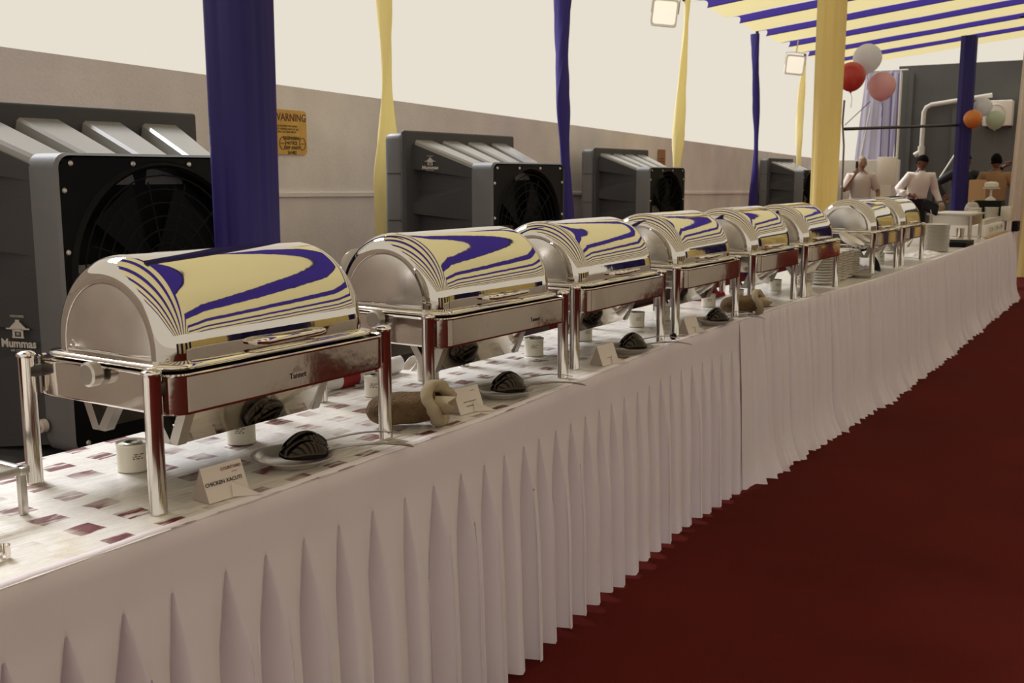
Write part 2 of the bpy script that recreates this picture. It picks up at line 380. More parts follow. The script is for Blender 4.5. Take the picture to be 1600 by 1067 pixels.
# big cloth-wrapped columns behind the table
def column(x, y, w, m, label, h, lean=(0, 0), square=False, rz=0):
    t = empty('draped_column', label, 'column', (x, y, 0), rz, 'draped columns behind the table')
    bm = bmesh.new(); rings = []; n = 72
    for i in range(30):
        z = h * i / 29; ring = []
        s = 1 + .035 * math.sin(z * 1.6 + x)
        for j in range(n):
            a = 2 * math.pi * j / n; p = 5 if square else 2.2
            rr = (abs(math.cos(a)) ** p + abs(math.sin(a)) ** p) ** (-1 / p)
            fold = .035 * math.sin(9 * a + .25 * math.sin(z * 1.5)) + .02 * math.sin(17 * a + z * .5)
            if square: fold *= .5
            q = w / 2 * s * rr * (1 + fold)
            ring.append((q * math.cos(a) + lean[0] * z, q * math.sin(a) + lean[1] * z, z))
        rings.append(ring)
    loft(bm, rings); finish(bm, 'cloth_wrap', m, t, ang=50)
    return t
column(-2.56, 2.44, .172, 'blue', 'wide dark blue cloth column behind the nearest chafing dish', 3.36, square=True, rz=R(2))
column(-2.82, 9.82, .24, 'yellow', 'tall yellow cloth column with a red balloon beside it', 3.36)
column(-2.88, 17.1, .22, 'blue', 'slim dark blue cloth column by the man in tan', 3.36)

# ---------------------------------------------------------------- warning sign and brown notice on the wall
def wall_plate(name, y0, y1, z0, z1, m, label, cat):
    yc = (y0 + y1) / 2; ang = math.atan(-.0918)
    t = empty(name, label, cat, (WX(yc) + .004, yc, (z0 + z1) / 2), -ang * 1.0)
    w = (y1 - y0) / 2; h = (z1 - z0) / 2
    bm = bmesh.new(); pts = rrect(w, h, min(w, h) * .18, 4); loft(bm, [[(0, p[0], p[1]) for p in pts], [(.008, p[0], p[1]) for p in pts]])
    finish(bm, 'sign_plate', m, t); return t
ws = wall_plate('warning_sign', 4.44, 4.86, 1.475, 1.735, 'sign', 'weathered yellow WARNING sign on the wall beside the blue column', 'sign')
RX = (R(90), 0, R(90))
text('sign_text', 'WARNING', .062, ws, (.009, .055, .085), RX, 'inkred', weight=.001)
for i, s in enumerate(('THIS PROPERTY IS UNDER', 'VIDEO SURVEILLANCE AT ALL', 'TIMES DAY AND NIGHT')): text('sign_text', s, .017, ws, (.009, .02, .035 - i * .017), RX, 'ink')
for i, s in enumerate(('TRESPASSING', 'NOTICE', 'KEEP AWAY', '24 HRS')): text('sign_text', s, .027, ws, (.009, .065, -.035 - i * .028), RX, 'ink', weight=.0006)
for yy, zz in ((.185, .095), (-.185, .095)):
    bm = bmesh.new(); lathe(bm, [(0, .004), (.007, .003), (.009, 0)], 12, Matrix.Translation((.008, yy, zz)) @ Matrix.Rotation(R(90), 4, 'Y')); finish(bm, 'sign_screw', 'screw', ws)
for yy in (.165, -.02):
    bm = bmesh.new(); tube(bm, [(.009, yy + .028 * math.cos(a * math.pi / 10), -.065 + .036 * math.sin(a * math.pi / 10)) for a in range(20)], .0022, 6, closed=True)
    box(bm, (.008, yy - .018, -.067), (.0105, yy + .018, -.063)); finish(bm, 'sign_emblem', 'inkred', ws)
nt_ = wall_plate('wall_notice', 11.25, 11.50, 1.33, 1.64, 'notice', 'small brown notice on the wall beside the second yellow pole', 'notice')
for zz in (.05, .02, -.01, -.04):
    bm = bmesh.new(); box(bm, (.008, -.08, zz - .006), (.0095, .08, zz + .006)); finish(bm, 'printed_line', 'inkred', nt_)

# ---------------------------------------------------------------- floodlights
def flood(x, y, z, s, label):
    t = empty('floodlight', label, 'floodlight', (x, y, z), R(35), 'floodlights under the canopy edge')
    bm = bmesh.new()
    o = rrect(s / 2, s / 2, s * .12, 4); i_ = rrect(s / 2 * .86, s / 2 * .86, s * .1, 4)
    loft(bm, [[(p[0], -.03, p[1]) for p in i_], [(p[0], -.035, p[1]) for p in o], [(p[0], .03, p[1]) for p in o], [(p[0] * .8, .05, p[1] * .8) for p in o]], capa=False)
    finish(bm, 'lamp_housing', 'lampframe', t)
    bm = bmesh.new(); loft(bm, [[(p[0], -.028, p[1]) for p in i_], [(p[0], -.022, p[1]) for p in i_]]); finish(bm, 'lamp_glass', 'lamp', t)
    bm = bmesh.new(); tube(bm, [(-s * .52, 0, 0), (-s * .52, .02, s * .62), (0, .02, s * .68), (s * .52, .02, s * .62), (s * .52, 0, 0)], .006, 6); cyl(bm, (0, .02, s * .66), (0, .02, 3.17 - z), .008, n=8); finish(bm, 'mount_bracket', 'pvc', t)
    t.rotation_euler = (0, R(6), R(25))
flood(-4.36, 9.62, 2.88, .25, 'pale square floodlight hanging beside the farther yellow pole, near one')
flood(-4.70, 14.7, 2.84, .26, 'pale square floodlight farther off above the thin yellow pole')

# ---------------------------------------------------------------- air coolers
PL = {}
def cooler_proto():
    t = empty('air_cooler', 'x', 'air cooler')
    # rear slab
    bm = bmesh.new(); box(bm, (-.63, -.56, .40), (-.49, .56, 1.585), .035, 3); finish(bm, 'rear_housing', 'coolerlite', t)
    for z in (.75, 1.1, 1.36):
        bm = bmesh.new(); box(bm, (-.60, -.563, z), (-.51, -.558, z + .006)); finish(bm, 'housing_groove', 'cooler', t)
    bm = bmesh.new(); box(bm, (-.50, -.57, .39), (-.47, .57, 1.60), .014, 3); finish(bm, 'front_flange', 'cooler', t)
    # tapering hood: sides with wedge pockets
    x0, x1 = -.475, -.12; w0, w1 = .50, .395; zt0, zt1 = 1.53, 1.385; zb0, zb1 = .46, .50
    bm = bmesh.new()
    def P(u, s, v):
        w = w0 + (w1 - w0) * u; zt = zt0 + (zt1 - zt0) * u; zb = zb0 + (zb1 - zb0) * u
        return Vector((x0 + (x1 - x0) * u, s * w, zb + (zt - zb) * v))
    for s in (-1, 1):
        br = [1, .869, .69, .636, .458, .393, .224, 0]; be = [1, .938, .881, .678, .62, .418, .36, 0]
        ue = .93
        A = [bm.verts.new(P(0, s, v)) for v in br]; B = [bm.verts.new(P(ue, s, v)) for v in be]; Cc = [bm.verts.new(P(1, s, v)) for v in be]
        for i in range(7):
            bm.faces.new((B[i], B[i + 1], Cc[i + 1], Cc[i]))
            if i in (1, 3, 5):
                mid = (B[i].co + B[i + 1].co) / 2
                ia = bm.verts.new(P(0, s, br[i] - .01) + Vector((0, -s * .06, 0))); ib = bm.verts.new(P(0, s, br[i + 1] + .06) + Vector((0, -s * .06, 0)))
                bm.faces.new((A[i], ia, B[i])); bm.faces.new((ia, ib, B[i + 1], B[i])); bm.faces.new((ib, A[i + 1], B[i + 1])); bm.faces.new((A[i], A[i + 1], ib, ia))
            else: bm.faces.new((A[i], A[i + 1], B[i + 1], B[i]))
    lo = .085
    q = [P(0, -1, 1), P(1, -1, 1), P(1, 1, 1), P(0, 1, 1)]
    top = [bm.verts.new(p - Vector((0, 0, lo if i in (0, 3) else .03))) for i, p in enumerate(q)]; bm.faces.new(top)
    top2 = [bm.verts.new(P(a, b, 0)) for a, b in ((0, -1), (1, -1), (1, 1), (0, 1))]; bm.faces.new(top2)
    finish(bm, 'hood', 'cooler', t, ang=12)
    # raised ribs on top
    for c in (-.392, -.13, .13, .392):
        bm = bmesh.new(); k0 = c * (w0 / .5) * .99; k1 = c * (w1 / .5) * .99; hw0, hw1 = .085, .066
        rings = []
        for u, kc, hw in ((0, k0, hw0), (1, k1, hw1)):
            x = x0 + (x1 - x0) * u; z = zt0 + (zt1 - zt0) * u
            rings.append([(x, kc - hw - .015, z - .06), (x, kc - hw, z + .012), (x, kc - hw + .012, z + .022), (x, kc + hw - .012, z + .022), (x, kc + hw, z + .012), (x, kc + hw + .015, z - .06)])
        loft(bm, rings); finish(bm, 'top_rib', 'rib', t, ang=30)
    # front box with round-cornered frame
    bm = bmesh.new()
    o = rrect(.40, .475, .045, 5); i_ = rrect(.392, .467, .04, 5); zc = .95
    ring = lambda pts, x: [(x, p[0], zc + p[1]) for p in pts]
    loft(bm, [ring(o, -.14), ring(o, -.012), ring(i_, .0), ring(i_, -.012)], capb=False); finish(bm, 'front_frame', 'coolerlite', t, ang=25)
    # fan panel with a round opening
    bm = bmesh.new(); n = 56; cy_, cz_ = 0, 1.04; r = .34
    sq = []
    for j in range(n):
        a = 2 * math.pi * (j + .5) / n; ca, sa = math.cos(a), math.sin(a)
        top_, bot = 1.412 - cz_, cz_ - .488
        kx = .387 / abs(ca) if abs(ca) > 1e-6 else 9; kz = ((top_ if sa > 0 else bot) / abs(sa)) if abs(sa) > 1e-6 else 9
        k_ = min(kx, kz); sq.append((-.008, k_ * ca, cz_ + k_ * sa))
    inn = [(-.008, r * math.cos(2 * math.pi * (j + .5) / n), cz_ + r * math.sin(2 * math.pi * (j + .5) / n)) for j in range(n)]
    lip = [(.004, 1.03 * (p[1]), cz_ + 1.03 * (p[2] - cz_)) for p in inn]; lip2 = [(-.008, 1.07 * (p[1]), cz_ + 1.07 * (p[2] - cz_)) for p in inn]
    deep = [(-.1, p[1], p[2]) for p in inn]
    loft(bm, [sq, lip2, lip, inn, deep], capa=False, capb=False); finish(bm, 'fan_panel', 'black', t, ang=30)
    bm = bmesh.new()
    for k_ in range(7): tube(bm, [(-.004 + .0, .33 * (k_ + 1) / 7.3 * math.cos(2 * math.pi * j / 36), cz_ + .33 * (k_ + 1) / 7.3 * math.sin(2 * math.pi * j / 36)) for j in range(36)], .0028, 5, closed=True)
    g = finish(bm, 'guard_ring', 'blackm', t)
    for k_ in range(6):
        a = math.pi * k_ / 6 + .2; bm = bmesh.new(); cyl(bm, (-.006, .3 * math.cos(a), cz_ + .3 * math.sin(a)), (-.006, -.3 * math.cos(a), cz_ - .3 * math.sin(a)), .003, n=6); finish(bm, 'guard_bar', 'blackm', t)
    for k_ in range(5):
        a = 2 * math.pi * k_ / 5 + .9; bm = bmesh.new(); rings = []
        for i in range(6):
            rr = .05 + .225 * i / 5; wd = .05 + .06 * i / 5; tw = .5 - .35 * i / 5
            pts = []
            for s_, th in ((-1, 0), (1, 0), (1, 1), (-1, 1)):
                lx = -.07 + s_ * wd * math.sin(tw) + th * .004; ly = s_ * wd * math.cos(tw)
                pts.append((lx, rr * math.cos(a) - ly * math.sin(a), cz_ + rr * math.sin(a) + ly * math.cos(a)))
            rings.append(pts)
        loft(bm, rings); finish(bm, 'fan_blade', 'blackm' if k_ != 2 else 'blade', t, ang=60)
    bm = bmesh.new(); lathe(bm, [(0, .03), (.05, .02), (.06, -.05), (0, -.05)], 24, Matrix.Translation((-.06, 0, cz_)) @ Matrix.Rotation(R(90), 4, 'Y')); finish(bm, 'fan_hub', 'blackm', t)
    bm = bmesh.new(); box(bm, (-.13, -.38, .49), (-.12, .38, 1.4)); finish(bm, 'back_mesh', 'blackm', t)
    sm = None
    for yy, zz in [(-.345 + .23 * i, 1.393) for i in range(4)] + [(-.345 + .23 * i, .51) for i in range(4)] + [(s * .372, z) for s in (-1, 1) for z in (1.31, 1.12, .93, .74)]:
        if sm is None:
            b2 = bmesh.new(); lathe(b2, [(0, .006), (.006, .005), (.009, 0)], 10, Matrix.Rotation(R(90), 4, 'Y')); sm = finish(b2, 'panel_screw', 'screw', t); o_ = sm
        else: o_ = bpy.data.objects.new('panel_screw', sm.data); COL.objects.link(o_); o_.parent = t
        o_.location = (-.005, yy, zz)
    # tank and feet below
    bm = bmesh.new(); box(bm, (-.62, -.52, .12), (-.16, .52, .47), .04, 3); finish(bm, 'water_tank', 'cooler', t)
    for x in (-.54, -.24):
        for yy in (-.45, .45):
            bm = bmesh.new(); cyl(bm, (x, yy, 0), (x, yy, .13), .03, n=14); finish(bm, 'foot', 'blackm', t)
    return t
def cooler_logo(t, x, y, z, s, rz=0, tilt=0):
    l = bpy.data.objects.new('printed_logo', None)
    bm = bmesh.new()
    def bx(a, b, c, d): box(bm, (a * s, -.0015, b * s), (c * s, 0, d * s))
    bx(-.24, .10, .24, .15); bx(-.22, .15, -.13, .42); bx(.13, .15, .22, .42); bx(-.2, .33, .2, .42); bx(-.48, .40, .48, .45); bx(-.05, .2, -.02, .3); bx(.02, .2, .05, .3)
    loft(bm, [[(-.34 * s, -.0015, .45 * s), (.34 * s, -.0015, .45 * s), (.1 * s, -.0015, .66 * s), (-.1 * s, -.0015, .66 * s)], [(-.34 * s, 0, .45 * s), (.34 * s, 0, .45 * s), (.1 * s, 0, .66 * s), (-.1 * s, 0, .66 * s)]])
    bx(-.08, .66, .08, .74)
    o = finish(bm, 'printed_emblem', 'decal', t, smooth=False, loc=(x, y, z), rot=(0, 0, rz))
    text('printed_name', 'Mummas', s * .40, o, (0, -.001, -.10 * s), (R(90), 0, 0), 'decal', weight=.0012)
    text('printed_name', 'AIR COOLER', s * .12, o, (0, -.001, -.34 * s), (R(90), 0, 0), 'decal')
    text('printed_name', 'WEDDING', s * .12, o, (0, -.001, .86 * s), (R(90), 0, 0), 'decal')
pc = cooler_proto(); group = 'black air coolers along the wall'
places = [(-2.90, 2.40, 0, 'nearest and largest black air cooler with white valve, behind the blue column'), (-3.20, 5.26, 0, 'second black air cooler with pale house emblem, between yellow and blue poles'),
          (-4.12, 9.25, 0, 'third black air cooler, just past the blue pole with its fan half seen'), (-4.85, 16.2, 0, 'farthest small black air cooler beside the big yellow column')]
cs = []
for i, (x, y, rz, lab) in enumerate(places):
    c = copy_tree(pc); c.location = (x, y, 0); c.rotation_euler = (0, 0, R(rz)); tag(c, lab, 'air cooler', group); cs.append(c)
def rm(o):
    for ch in list(o.children): rm(ch)
    bpy.data.objects.remove(o)
rm(pc)
hs = math.atan2(.105, .355)
cooler_logo(cs[0], -.205, -.432, .835, .092, hs)
cooler_logo(cs[1], -.365, -.476, 1.402, .066, hs)
bm = bmesh.new(); lathe(bm, [(0, .05), (.012, .05), (.012, .02), (.022, .02), (.022, 0), (0, 0)], 20, Matrix.Translation((0, 0, 0)) @ Matrix.Rotation(R(90), 4, 'X'))
finish(bm, 'drain_valve', 'china', cs[0], loc=(-.13, -.41, .565)); 
bm = bmesh.new(); box(bm, (-.5, -.525, .44), (-.14, -.50, .455), .004); finish(bm, 'tank_rim', 'coolerlite', cs[0])
bm = bmesh.new(); box(bm, (-.13, -.416, .705), (-.02, -.41, .715)); finish(bm, 'housing_groove', 'coolerlite', cs[0])

# ---------------------------------------------------------------- table, cloth, skirt
XF = lambda y: -1.448 if y < 2.2 else (-1.448 - .10 * min(1, (y - 2.2) / 1.4) if y < 3.6 else (-1.548 + .06 * min(1, max(0, (y - 5) / 1.5)) if y < 8 else -1.488 - .06 * min(1, (y - 8) / 4)))
Y0, Y1 = .2, 12.75; XB = lambda y: -2.06 - .012 * (y - 1)
t = empty('buffet_table', 'long buffet table running away under cloths beside the red carpet', 'table', (0, 0, 0))
yy = Y0 + .05
while yy < Y1 - .2:
    e = min(yy + 1.8, Y1 - .05); bm = bmesh.new(); box(bm, (XB(yy) + .04, yy, .715), (-1.60, e - .01, .74), .003); finish(bm, 'tabletop', 'wood', t)
    for y_ in (yy + .12, e - .13):
        for x_ in (XB(yy) + .1, -1.66): bm = bmesh.new(); cyl(bm, (x_, y_, 0), (x_, y_, .72), .014, n=10); finish(bm, 'leg', 'iron', t)
    yy = e
bm = bmesh.new(); rows = []
ny = 420; nx = 26
for j in range(ny + 1):
    y = Y0 + (Y1 - Y0) * j / ny; row = []
    for i in range(nx + 1):
        u = i / nx; x = XB(y) + (XF(y) - XB(y)) * u
        w = noise.noise(Vector((x * 9 + y * 4, y * 5 - x * 3, 0))) * .0018 + noise.noise(Vector((x * 30, y * 9, 4))) * .0008
        z = .7495 + min(0, w) * 1
        if u > .985: z -= .0015; 
        row.append((x, y, z))
    rows.append([(XB(y) - .004, y, .55), (XB(y) - .002, y, .74)] + row)
loft(bm, rows, close=False)
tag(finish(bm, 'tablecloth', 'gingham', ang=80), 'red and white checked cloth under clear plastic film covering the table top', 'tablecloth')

def pleated():
    bm = bmesh.new(); tips = [.32 + .107 * i for i in range(0, 7)] + [1.069, 1.173, 1.295, 1.397, 1.504, 1.607, 1.718, 1.832, 1.942, 2.054, 2.157, 2.257, 2.367, 2.46]
    yv = 2.46
    while yv < 4.25: yv += .108 + random.uniform(-.008, .008); tips.append(yv)
    zr = [.7515, .7505, .743, .71, .67, .645, .632, .60, .56, .50, .42, .34, .25, .17, .1, .05, .012]
    gm = [random.uniform(.6, 1.15) for _ in tips]; hem = [random.uniform(-.008, .012) for _ in tips]
    rows = []
    for zi, z in enumerate(zr):
        row = []
        zz0 = z
        for k in range(len(tips) - 1):
            a, b = tips[k], tips[k + 1]; mid = (a + b) / 2
            top = .632
            d = max(0, top - z)
            def g(i): return gm[i] * (.066 * min(1, d / .17) + .010 * min(1, d / .6))
            def dep(i): return (.085 * min(1, d / .08) * (.6 + .4 * gm[i])) if i < len(tips) - 1 else 0
            ga, gb = g(k) / 2 + .003, g(k + 1) / 2 + .003
            xo = .008 * min(1, d / .3) + .02 * (d / .63)
            def X(y): return XF(y) + (-.018 if zi == 0 else (-.006 if zi == 1 else 0)) + .003 * noise.noise(Vector((y * 7, z * 5, 2)))
            bl = .010 * min(1, d / .2)
            hz = z + (hem[k] if zi == len(zr) - 1 else 0)
            pts = [(X(a) + xo - dep(k), a + ga * .25), (X(a) + xo * .9, a + ga), (X(a) + xo + bl * .6, a + ga + .006), (X(mid) + xo + bl, mid - .012), (X(mid) + xo + bl * .5 + .003 * math.sin(k * 3 + z * 4), mid + .008), (X(b) + xo + bl * .8, b - gb - .007), (X(b) + xo * .9, b - gb), (X(b) + xo - dep(k + 1), b - gb * .25)]
            row += [(p[0], p[1], hz) for p in pts]
        rows.append(row)
    loft(bm, rows, close=False); return finish(bm, 'table_skirt', 'skirt', ang=65), tips[-1]
sk, ye = pleated(); tag(sk, 'white satin table skirt in stitched box pleats on the near half of the table', 'table skirt')
def gathered(a, b, seed, label):
    bm = bmesh.new(); n = int((b - a) / .009); zr = [.7515, .7505, .742, .70, .64, .56, .46, .36, .26, .17, .09, .045, .01]
    seed = 3
    def PH(y): return y * 2 * math.pi / .082 + 3.2 * noise.noise(Vector((y * 1.7, 3, 0))) + 1.5 * noise.noise(Vector((y * 5, 9, 0)))
    rows = []
    for zi, z in enumerate(zr):
        row = []; d = .75 - z
        for i in range(n + 1):
            y = a + (b - a) * i / n; am = .024 * min(1, d / .25) + .012 * (d / .75) ** 2; q0 = PH(y)
            nn = noise.noise(Vector((y * 3, seed, 0))); n2 = noise.noise(Vector((y * 14, z * .8, seed)))
            x = XF(y) + (-.018 if zi == 0 else (-.006 if zi == 1 else 0)) + am * (1.2 * (1 - abs(math.sin(q0 * .5 + .3 * math.sin(z * 4)))) + .45 * math.sin(q0 * 1.37 + 1)) * (.75 + .5 * noise.noise(Vector((y * 6, 1, 1)))) + .02 * n2 * d + d * .05 - .075 * (min(1, max(0, y - a) / .12) if a < 5 else 1) * min(1, d / .16) * max(0, math.sin(q0 * .74 + .25 * math.sin(z * 3) + 1.2)) ** 7 * (.5 + .7 * abs(noise.noise(Vector((y * 9, 2, 2)))) * 2) + (.01 * min(1, d * 3) * max(0, 1 - (y - a) / .12) if a < 5 else 0)
            if z < .12: x += (.12 - z) * (.35 + .5 * max(0, noise.noise(Vector((y * 2.1, 8, seed)))))
            if a < 5:
                w_ = min(1, max(0, (y - a - .03) / .22)); w_ = w_ * w_ * (3 - 2 * w_); xb = XF(y) + (-.018 if zi == 0 else (-.006 if zi == 1 else 0)) + .008 * min(1, d / .3) + .024 * d / .63
                x = xb + (x - xb) * w_
            row.append((x, y, z + (.006 * math.sin(q0 * .7) if z < .02 else 0)))
        rows.append(row)
    if b > 12:
        for zi, z in enumerate(zr):
            for k in range(30):
                x = XF(b) - (XF(b) - XB(b)) * (k + 1) / 30; rows[zi].append((x, b + .015 * math.sin(k * 1.9) * min(1, (.75 - z) * 3) + .02 * (.75 - z), z))
    loft(bm, rows, close=False); o = finish(bm, 'table_skirt', 'skirt', ang=75); tag(o, label, 'table skirt'); return o
gathered(ye - .03, 8.65, 3, 'white table skirt in loose soft gathers past the pleated one, hem spread on carpet')
gathered(8.64, Y1, 7, 'white gathered table skirt wrapping the farthest end of the table')

# cloth roll and crumpled film along the back edge
def gingroll():
    t = empty('cloth_roll', 'rolled red and white checked cloth lying along the back edge of the table', 'cloth', (-2.02, 1.95, .779), R(0))
    n = 8
    for k in range(n):
        bm = bmesh.new(); a = k * .075; b = a + .075; rings = []
        for i in range(5):
            y = a + (b - a) * i / 4; rr = .026 + .003 * math.sin(y * 23)
            rings.append([(.02 * math.sin(y * 5) - .02 + rr * math.cos(q * math.pi / 8), y, rr * math.sin(q * math.pi / 8) + .003 * math.sin(y * 11) - .002) for q in range(16)])
        loft(bm, rings, capa=k == 0, capb=k == n - 1); finish(bm, 'red_check' if k % 2 == 0 else 'white_check', 'red' if k % 2 == 0 else 'linen', t)
gingroll()
def crumple(name, x, y, sx, sy, h, m, label, cat, seed=0, z=.75):
    bm = bmesh.new(); n = 26; rows = []
    for j in range(n + 1):
        row = []
        for i in range(n + 1):
            u, v = i / n * 2 - 1, j / n * 2 - 1; e = max(0, 1 - max(abs(u), abs(v)) ** 3)
            q = noise.noise(Vector((u * 2.5 + seed, v * 2.5, seed))); q2 = abs(noise.noise(Vector((u * 6, v * 6 + seed, 3))))
            row.append((x + u * sx / 2 * (1 + .15 * q), y + v * sy / 2 * (1 + .15 * q), z + .002 + e * h * max(0, .35 + .9 * q + .5 * q2)))
        rows.append(row)
    loft(bm, rows, close=False); return tag(finish(bm, name, m, ang=60), label, cat)
crumple('plastic_wrap', -2.02, 2.80, .09, .42, .075, 'glassy', 'crumpled clear plastic wrap behind the second chafing dish', 'plastic wrap', 2)
crumple('white_napkin', -1.66, 8.42, .22, .55, .035, 'linen', 'crumpled white cloth on the table past the last two chafing dishes', 'cloth', 5)
crumple('white_napkin', -1.80, 7.0, .16, .3, .05, 'linen', 'white folded cloth lying under the seventh chafing dish', 'cloth', 9)
crumple('red_cloth', -2.0, 4.95, .12, .3, .10, 'red', 'small red cloth bundle at the back edge behind the fourth chafing dish', 'cloth', 12)
bm = bmesh.new(); lathe(bm, [(0, 0), (.044, .003), (.048, .008), (.044, .014), (.03, .024), (0, .028)], 40, Matrix.Translation((-2.02, 2.33, .945)) @ Matrix.Rotation(R(38), 4, 'Z') @ Matrix.Rotation(R(80), 4, 'X') )
e = empty('round_plastic_lid', 'round clear plastic lid standing on edge behind the first chafing dish', 'lid', (0, 0, 0))
o = finish(bm, 'lid_disc', 'glassy', e)
for v in o.data.vertices: pass
o.location = (.02, 0, .155)
bm = bmesh.new(); cyl(bm, (-2.0, 2.33, .75), (-2.0, 2.33, 1.06), .006); cyl(bm, (-2.0, 2.33, .75), (-2.0, 2.33, .757), .03); finish(bm, 'lid_stand', 'satin', e)

# ---------------------------------------------------------------- chafing dishes
def chafer_proto():
    t = empty('chafing_dish', 'x', 'chafing dish')
    lx, ly = .181, .326
    leg = None
    for sx in (-1, 1):
        for sy in (-1, 1):
            if leg is None:
                bm = bmesh.new(); lathe(bm, [(0, 0), (.0165, 0), (.0165, .003), (.016, .004), (.016, .252), (.0165, .253), (.0165, .257), (0, .257)], 28); leg = finish(bm, 'leg', 'tube', t); o = leg
                bm = bmesh.new(); lathe(bm, [(.0185, .257), (.019, .259), (.0175, .263), (.010, .267), (0, .268)], 28); cap = finish(bm, 'leg_cap', 'chrome', leg)
            else:
                o = bpy.data.objects.new('leg', leg.data); COL.objects.link(o); o.parent = t
                c2 = bpy.data.objects.new('leg_cap', cap.data); COL.objects.link(c2); c2.parent = o
            o.location = (lx if sx > 0 else -.190, sy * ly, 0)
    # frame band
    bm = bmesh.new(); o1 = rrect(.213, .306, .042, 8); i1 = rrect(.209, .302, .038, 8)
    z0, z1 = .177, .250
    loft(bm, [[(p[0], p[1], z1) for p in i1], [(p[0], p[1], z1 + .003) for p in o1], [(p[0] * 1.004, p[1] * 1.003, z1) for p in o1], [(p[0], p[1], z1 - .002) for p in o1], [(p[0], p[1], z1 - .004) for p in o1], [(p[0], p[1], (z0 + z1) / 2) for p in o1], [(p[0], p[1], z0 + .005) for p in o1], [(p[0], p[1], z0 + .003) for p in o1], [(p[0] * .995, p[1] * .995, z0) for p in o1], [(p[0], p[1], z0) for p in i1], [(p[0], p[1], z1) for p in i1]], capa=False, capb=False)
    finish(bm, 'frame_band', 'band', t, ang=30)
    for sx in (-1, 1):
        for sy in (-1, 1):
            bm = bmesh.new(); box(bm, (sx * .181 - .007, sy * .3 - .001 if sy > 0 else -.33, .215), (sx * .181 + .007, .33 if sy > 0 else -.299, .238), .002); finish(bm, 'leg_bracket', 'darkgap', t)
    bm = bmesh.new(); p1 = rrect(.205, .298, .036, 8); p2 = rrect(.18, .27, .04, 8)
    loft(bm, [[(p[0], p[1], .236) for p in p1], [(p[0], p[1], .240) for p in p1], [(p[0], p[1], .252) for p in p2]], capa=True); finish(bm, 'water_pan', 'darkgap', t)
    # lid
    bm = bmesh.new(); a = rrect(.192, .290, .055, 10); b = rrect(.198, .297, .06, 10); c = rrect(.18, .278, .05, 10)
    loft(bm, [[(p[0], p[1], .254) for p in c], [(p[0], p[1], .255) for p in b], [(p[0] * 1.008, p[1] * 1.006, .259) for p in b], [(p[0], p[1], .264) for p in b], [(p[0], p[1], .266) for p in a], [(p[0], p[1], .269) for p in c]])
    rim = finish(bm, 'lid_rim', 'chrome', t, ang=60)
    HY, RR, FI = .280, .178, .05; zb = .268; up = .012
    n = 64
    def ringpts(y, r, rz):
        pts = [(r, y, zb)]
        for j in range(n + 1):
            q = math.pi * j / n; pts.append((r * math.cos(q), y, zb + up + rz * math.sin(q)))
        pts.append((-r, y, zb)); return pts
    prof = []
    for i in range(13):
        q = math.pi / 2 * i / 12; prof.append((HY - FI + FI * math.sin(math.pi / 2 - q), RR - FI + FI * math.sin(q) if i else RR - FI))
    bm = bmesh.new(); ys_ = []
    for (yy, r) in prof: ys_.append((-yy, r))
    mids = [(-(HY - FI) + 2 * (HY - FI) * k / 10, RR) for k in range(1, 10)]
    allr = ys_ + mids + [(-y_, r) for y_, r in reversed(ys_)]
    rings = [ringpts(y_, r, r + .0) for y_, r in allr]
    loft(bm, rings, close=False); dome = finish(bm, 'dome', 'domesteel', t, ang=50)
    for s in (-1, 1):
        bm = bmesh.new(); rings = []
        for k, (f, dy) in enumerate(((1, 0), (.985, -.0015), (.965, -.0008), (.6, .006), (.25, .010), (.05, .011))):
            r = (RR - FI) * f; pts = []
            for j in range(41):
                q = math.pi * j / 40; pts.append((r * math.cos(q), s * (HY + dy), zb + up + r * math.sin(q)))
            pts = [(r, s * (HY + dy), zb + up * (1 - f))] + pts + [(-r, s * (HY + dy), zb + up * (1 - f))]
            rings.append(pts)
        loft(bm, rings, close=True, capa=False); finish(bm, 'dome_end_plate', 'endsteel', t, ang=70)
        for x, z in ((-.10, .283), (.045, .283)):
            bm = bmesh.new(); lathe(bm, [(0, .004), (.007, .003), (.010, 0)], 14, Matrix.Translation((x, s * (HY + .001), z)) @ Matrix.Rotation(R(-90 * s), 4, 'X')); finish(bm, 'rivet', 'chrome', t)
        bm = bmesh.new(); lathe(bm, [(0, .036), (.019, .036), (.0235, .033), (.0235, .014), (.018, .012), (.010, .010), (.010, 0), (0, 0)], 32, Matrix.Translation((.008, s * .300, .240)) @ Matrix.Rotation(R(-90 * s), 4, 'X'))
        kn = finish(bm, 'hinge_knob', 'satin', t, ang=30)
    # handle: long flat loop standing off the front of the dome
    bm = bmesh.new()
    tube(bm, [(.176, -.085, .283), (.194, -.08, .284), (.202, -.06, .284), (.204, 0, .284), (.202, .09, .284), (.194, .11, .284), (.176, .115, .283)], [.005, .0065, .0085, .0065, .0055, .0055, .0045], 12)
    finish(bm, 'lid_handle', 'chrome', t)
    # burner cradle: V straps and slanted shield below
    bm = bmesh.new(); loft(bm, [[(.165, -.21, .178), (.163, -.21, .176), (.118, -.21, .098), (.121, -.21, .098)], [(.165, .135, .178), (.163, .135, .176), (.118, .135, .098), (.121, .135, .098)]]); finish(bm, 'burner_shield', 'chrome', t)
    bm = bmesh.new(); loft(bm, [[(-.165, -.21, .178), (-.163, -.21, .176), (-.118, -.21, .098), (-.121, -.21, .098)], [(-.165, .135, .178), (-.163, .135, .176), (-.118, .135, .098), (-.121, .135, .098)]]); finish(bm, 'burner_shield', 'chrome', t)
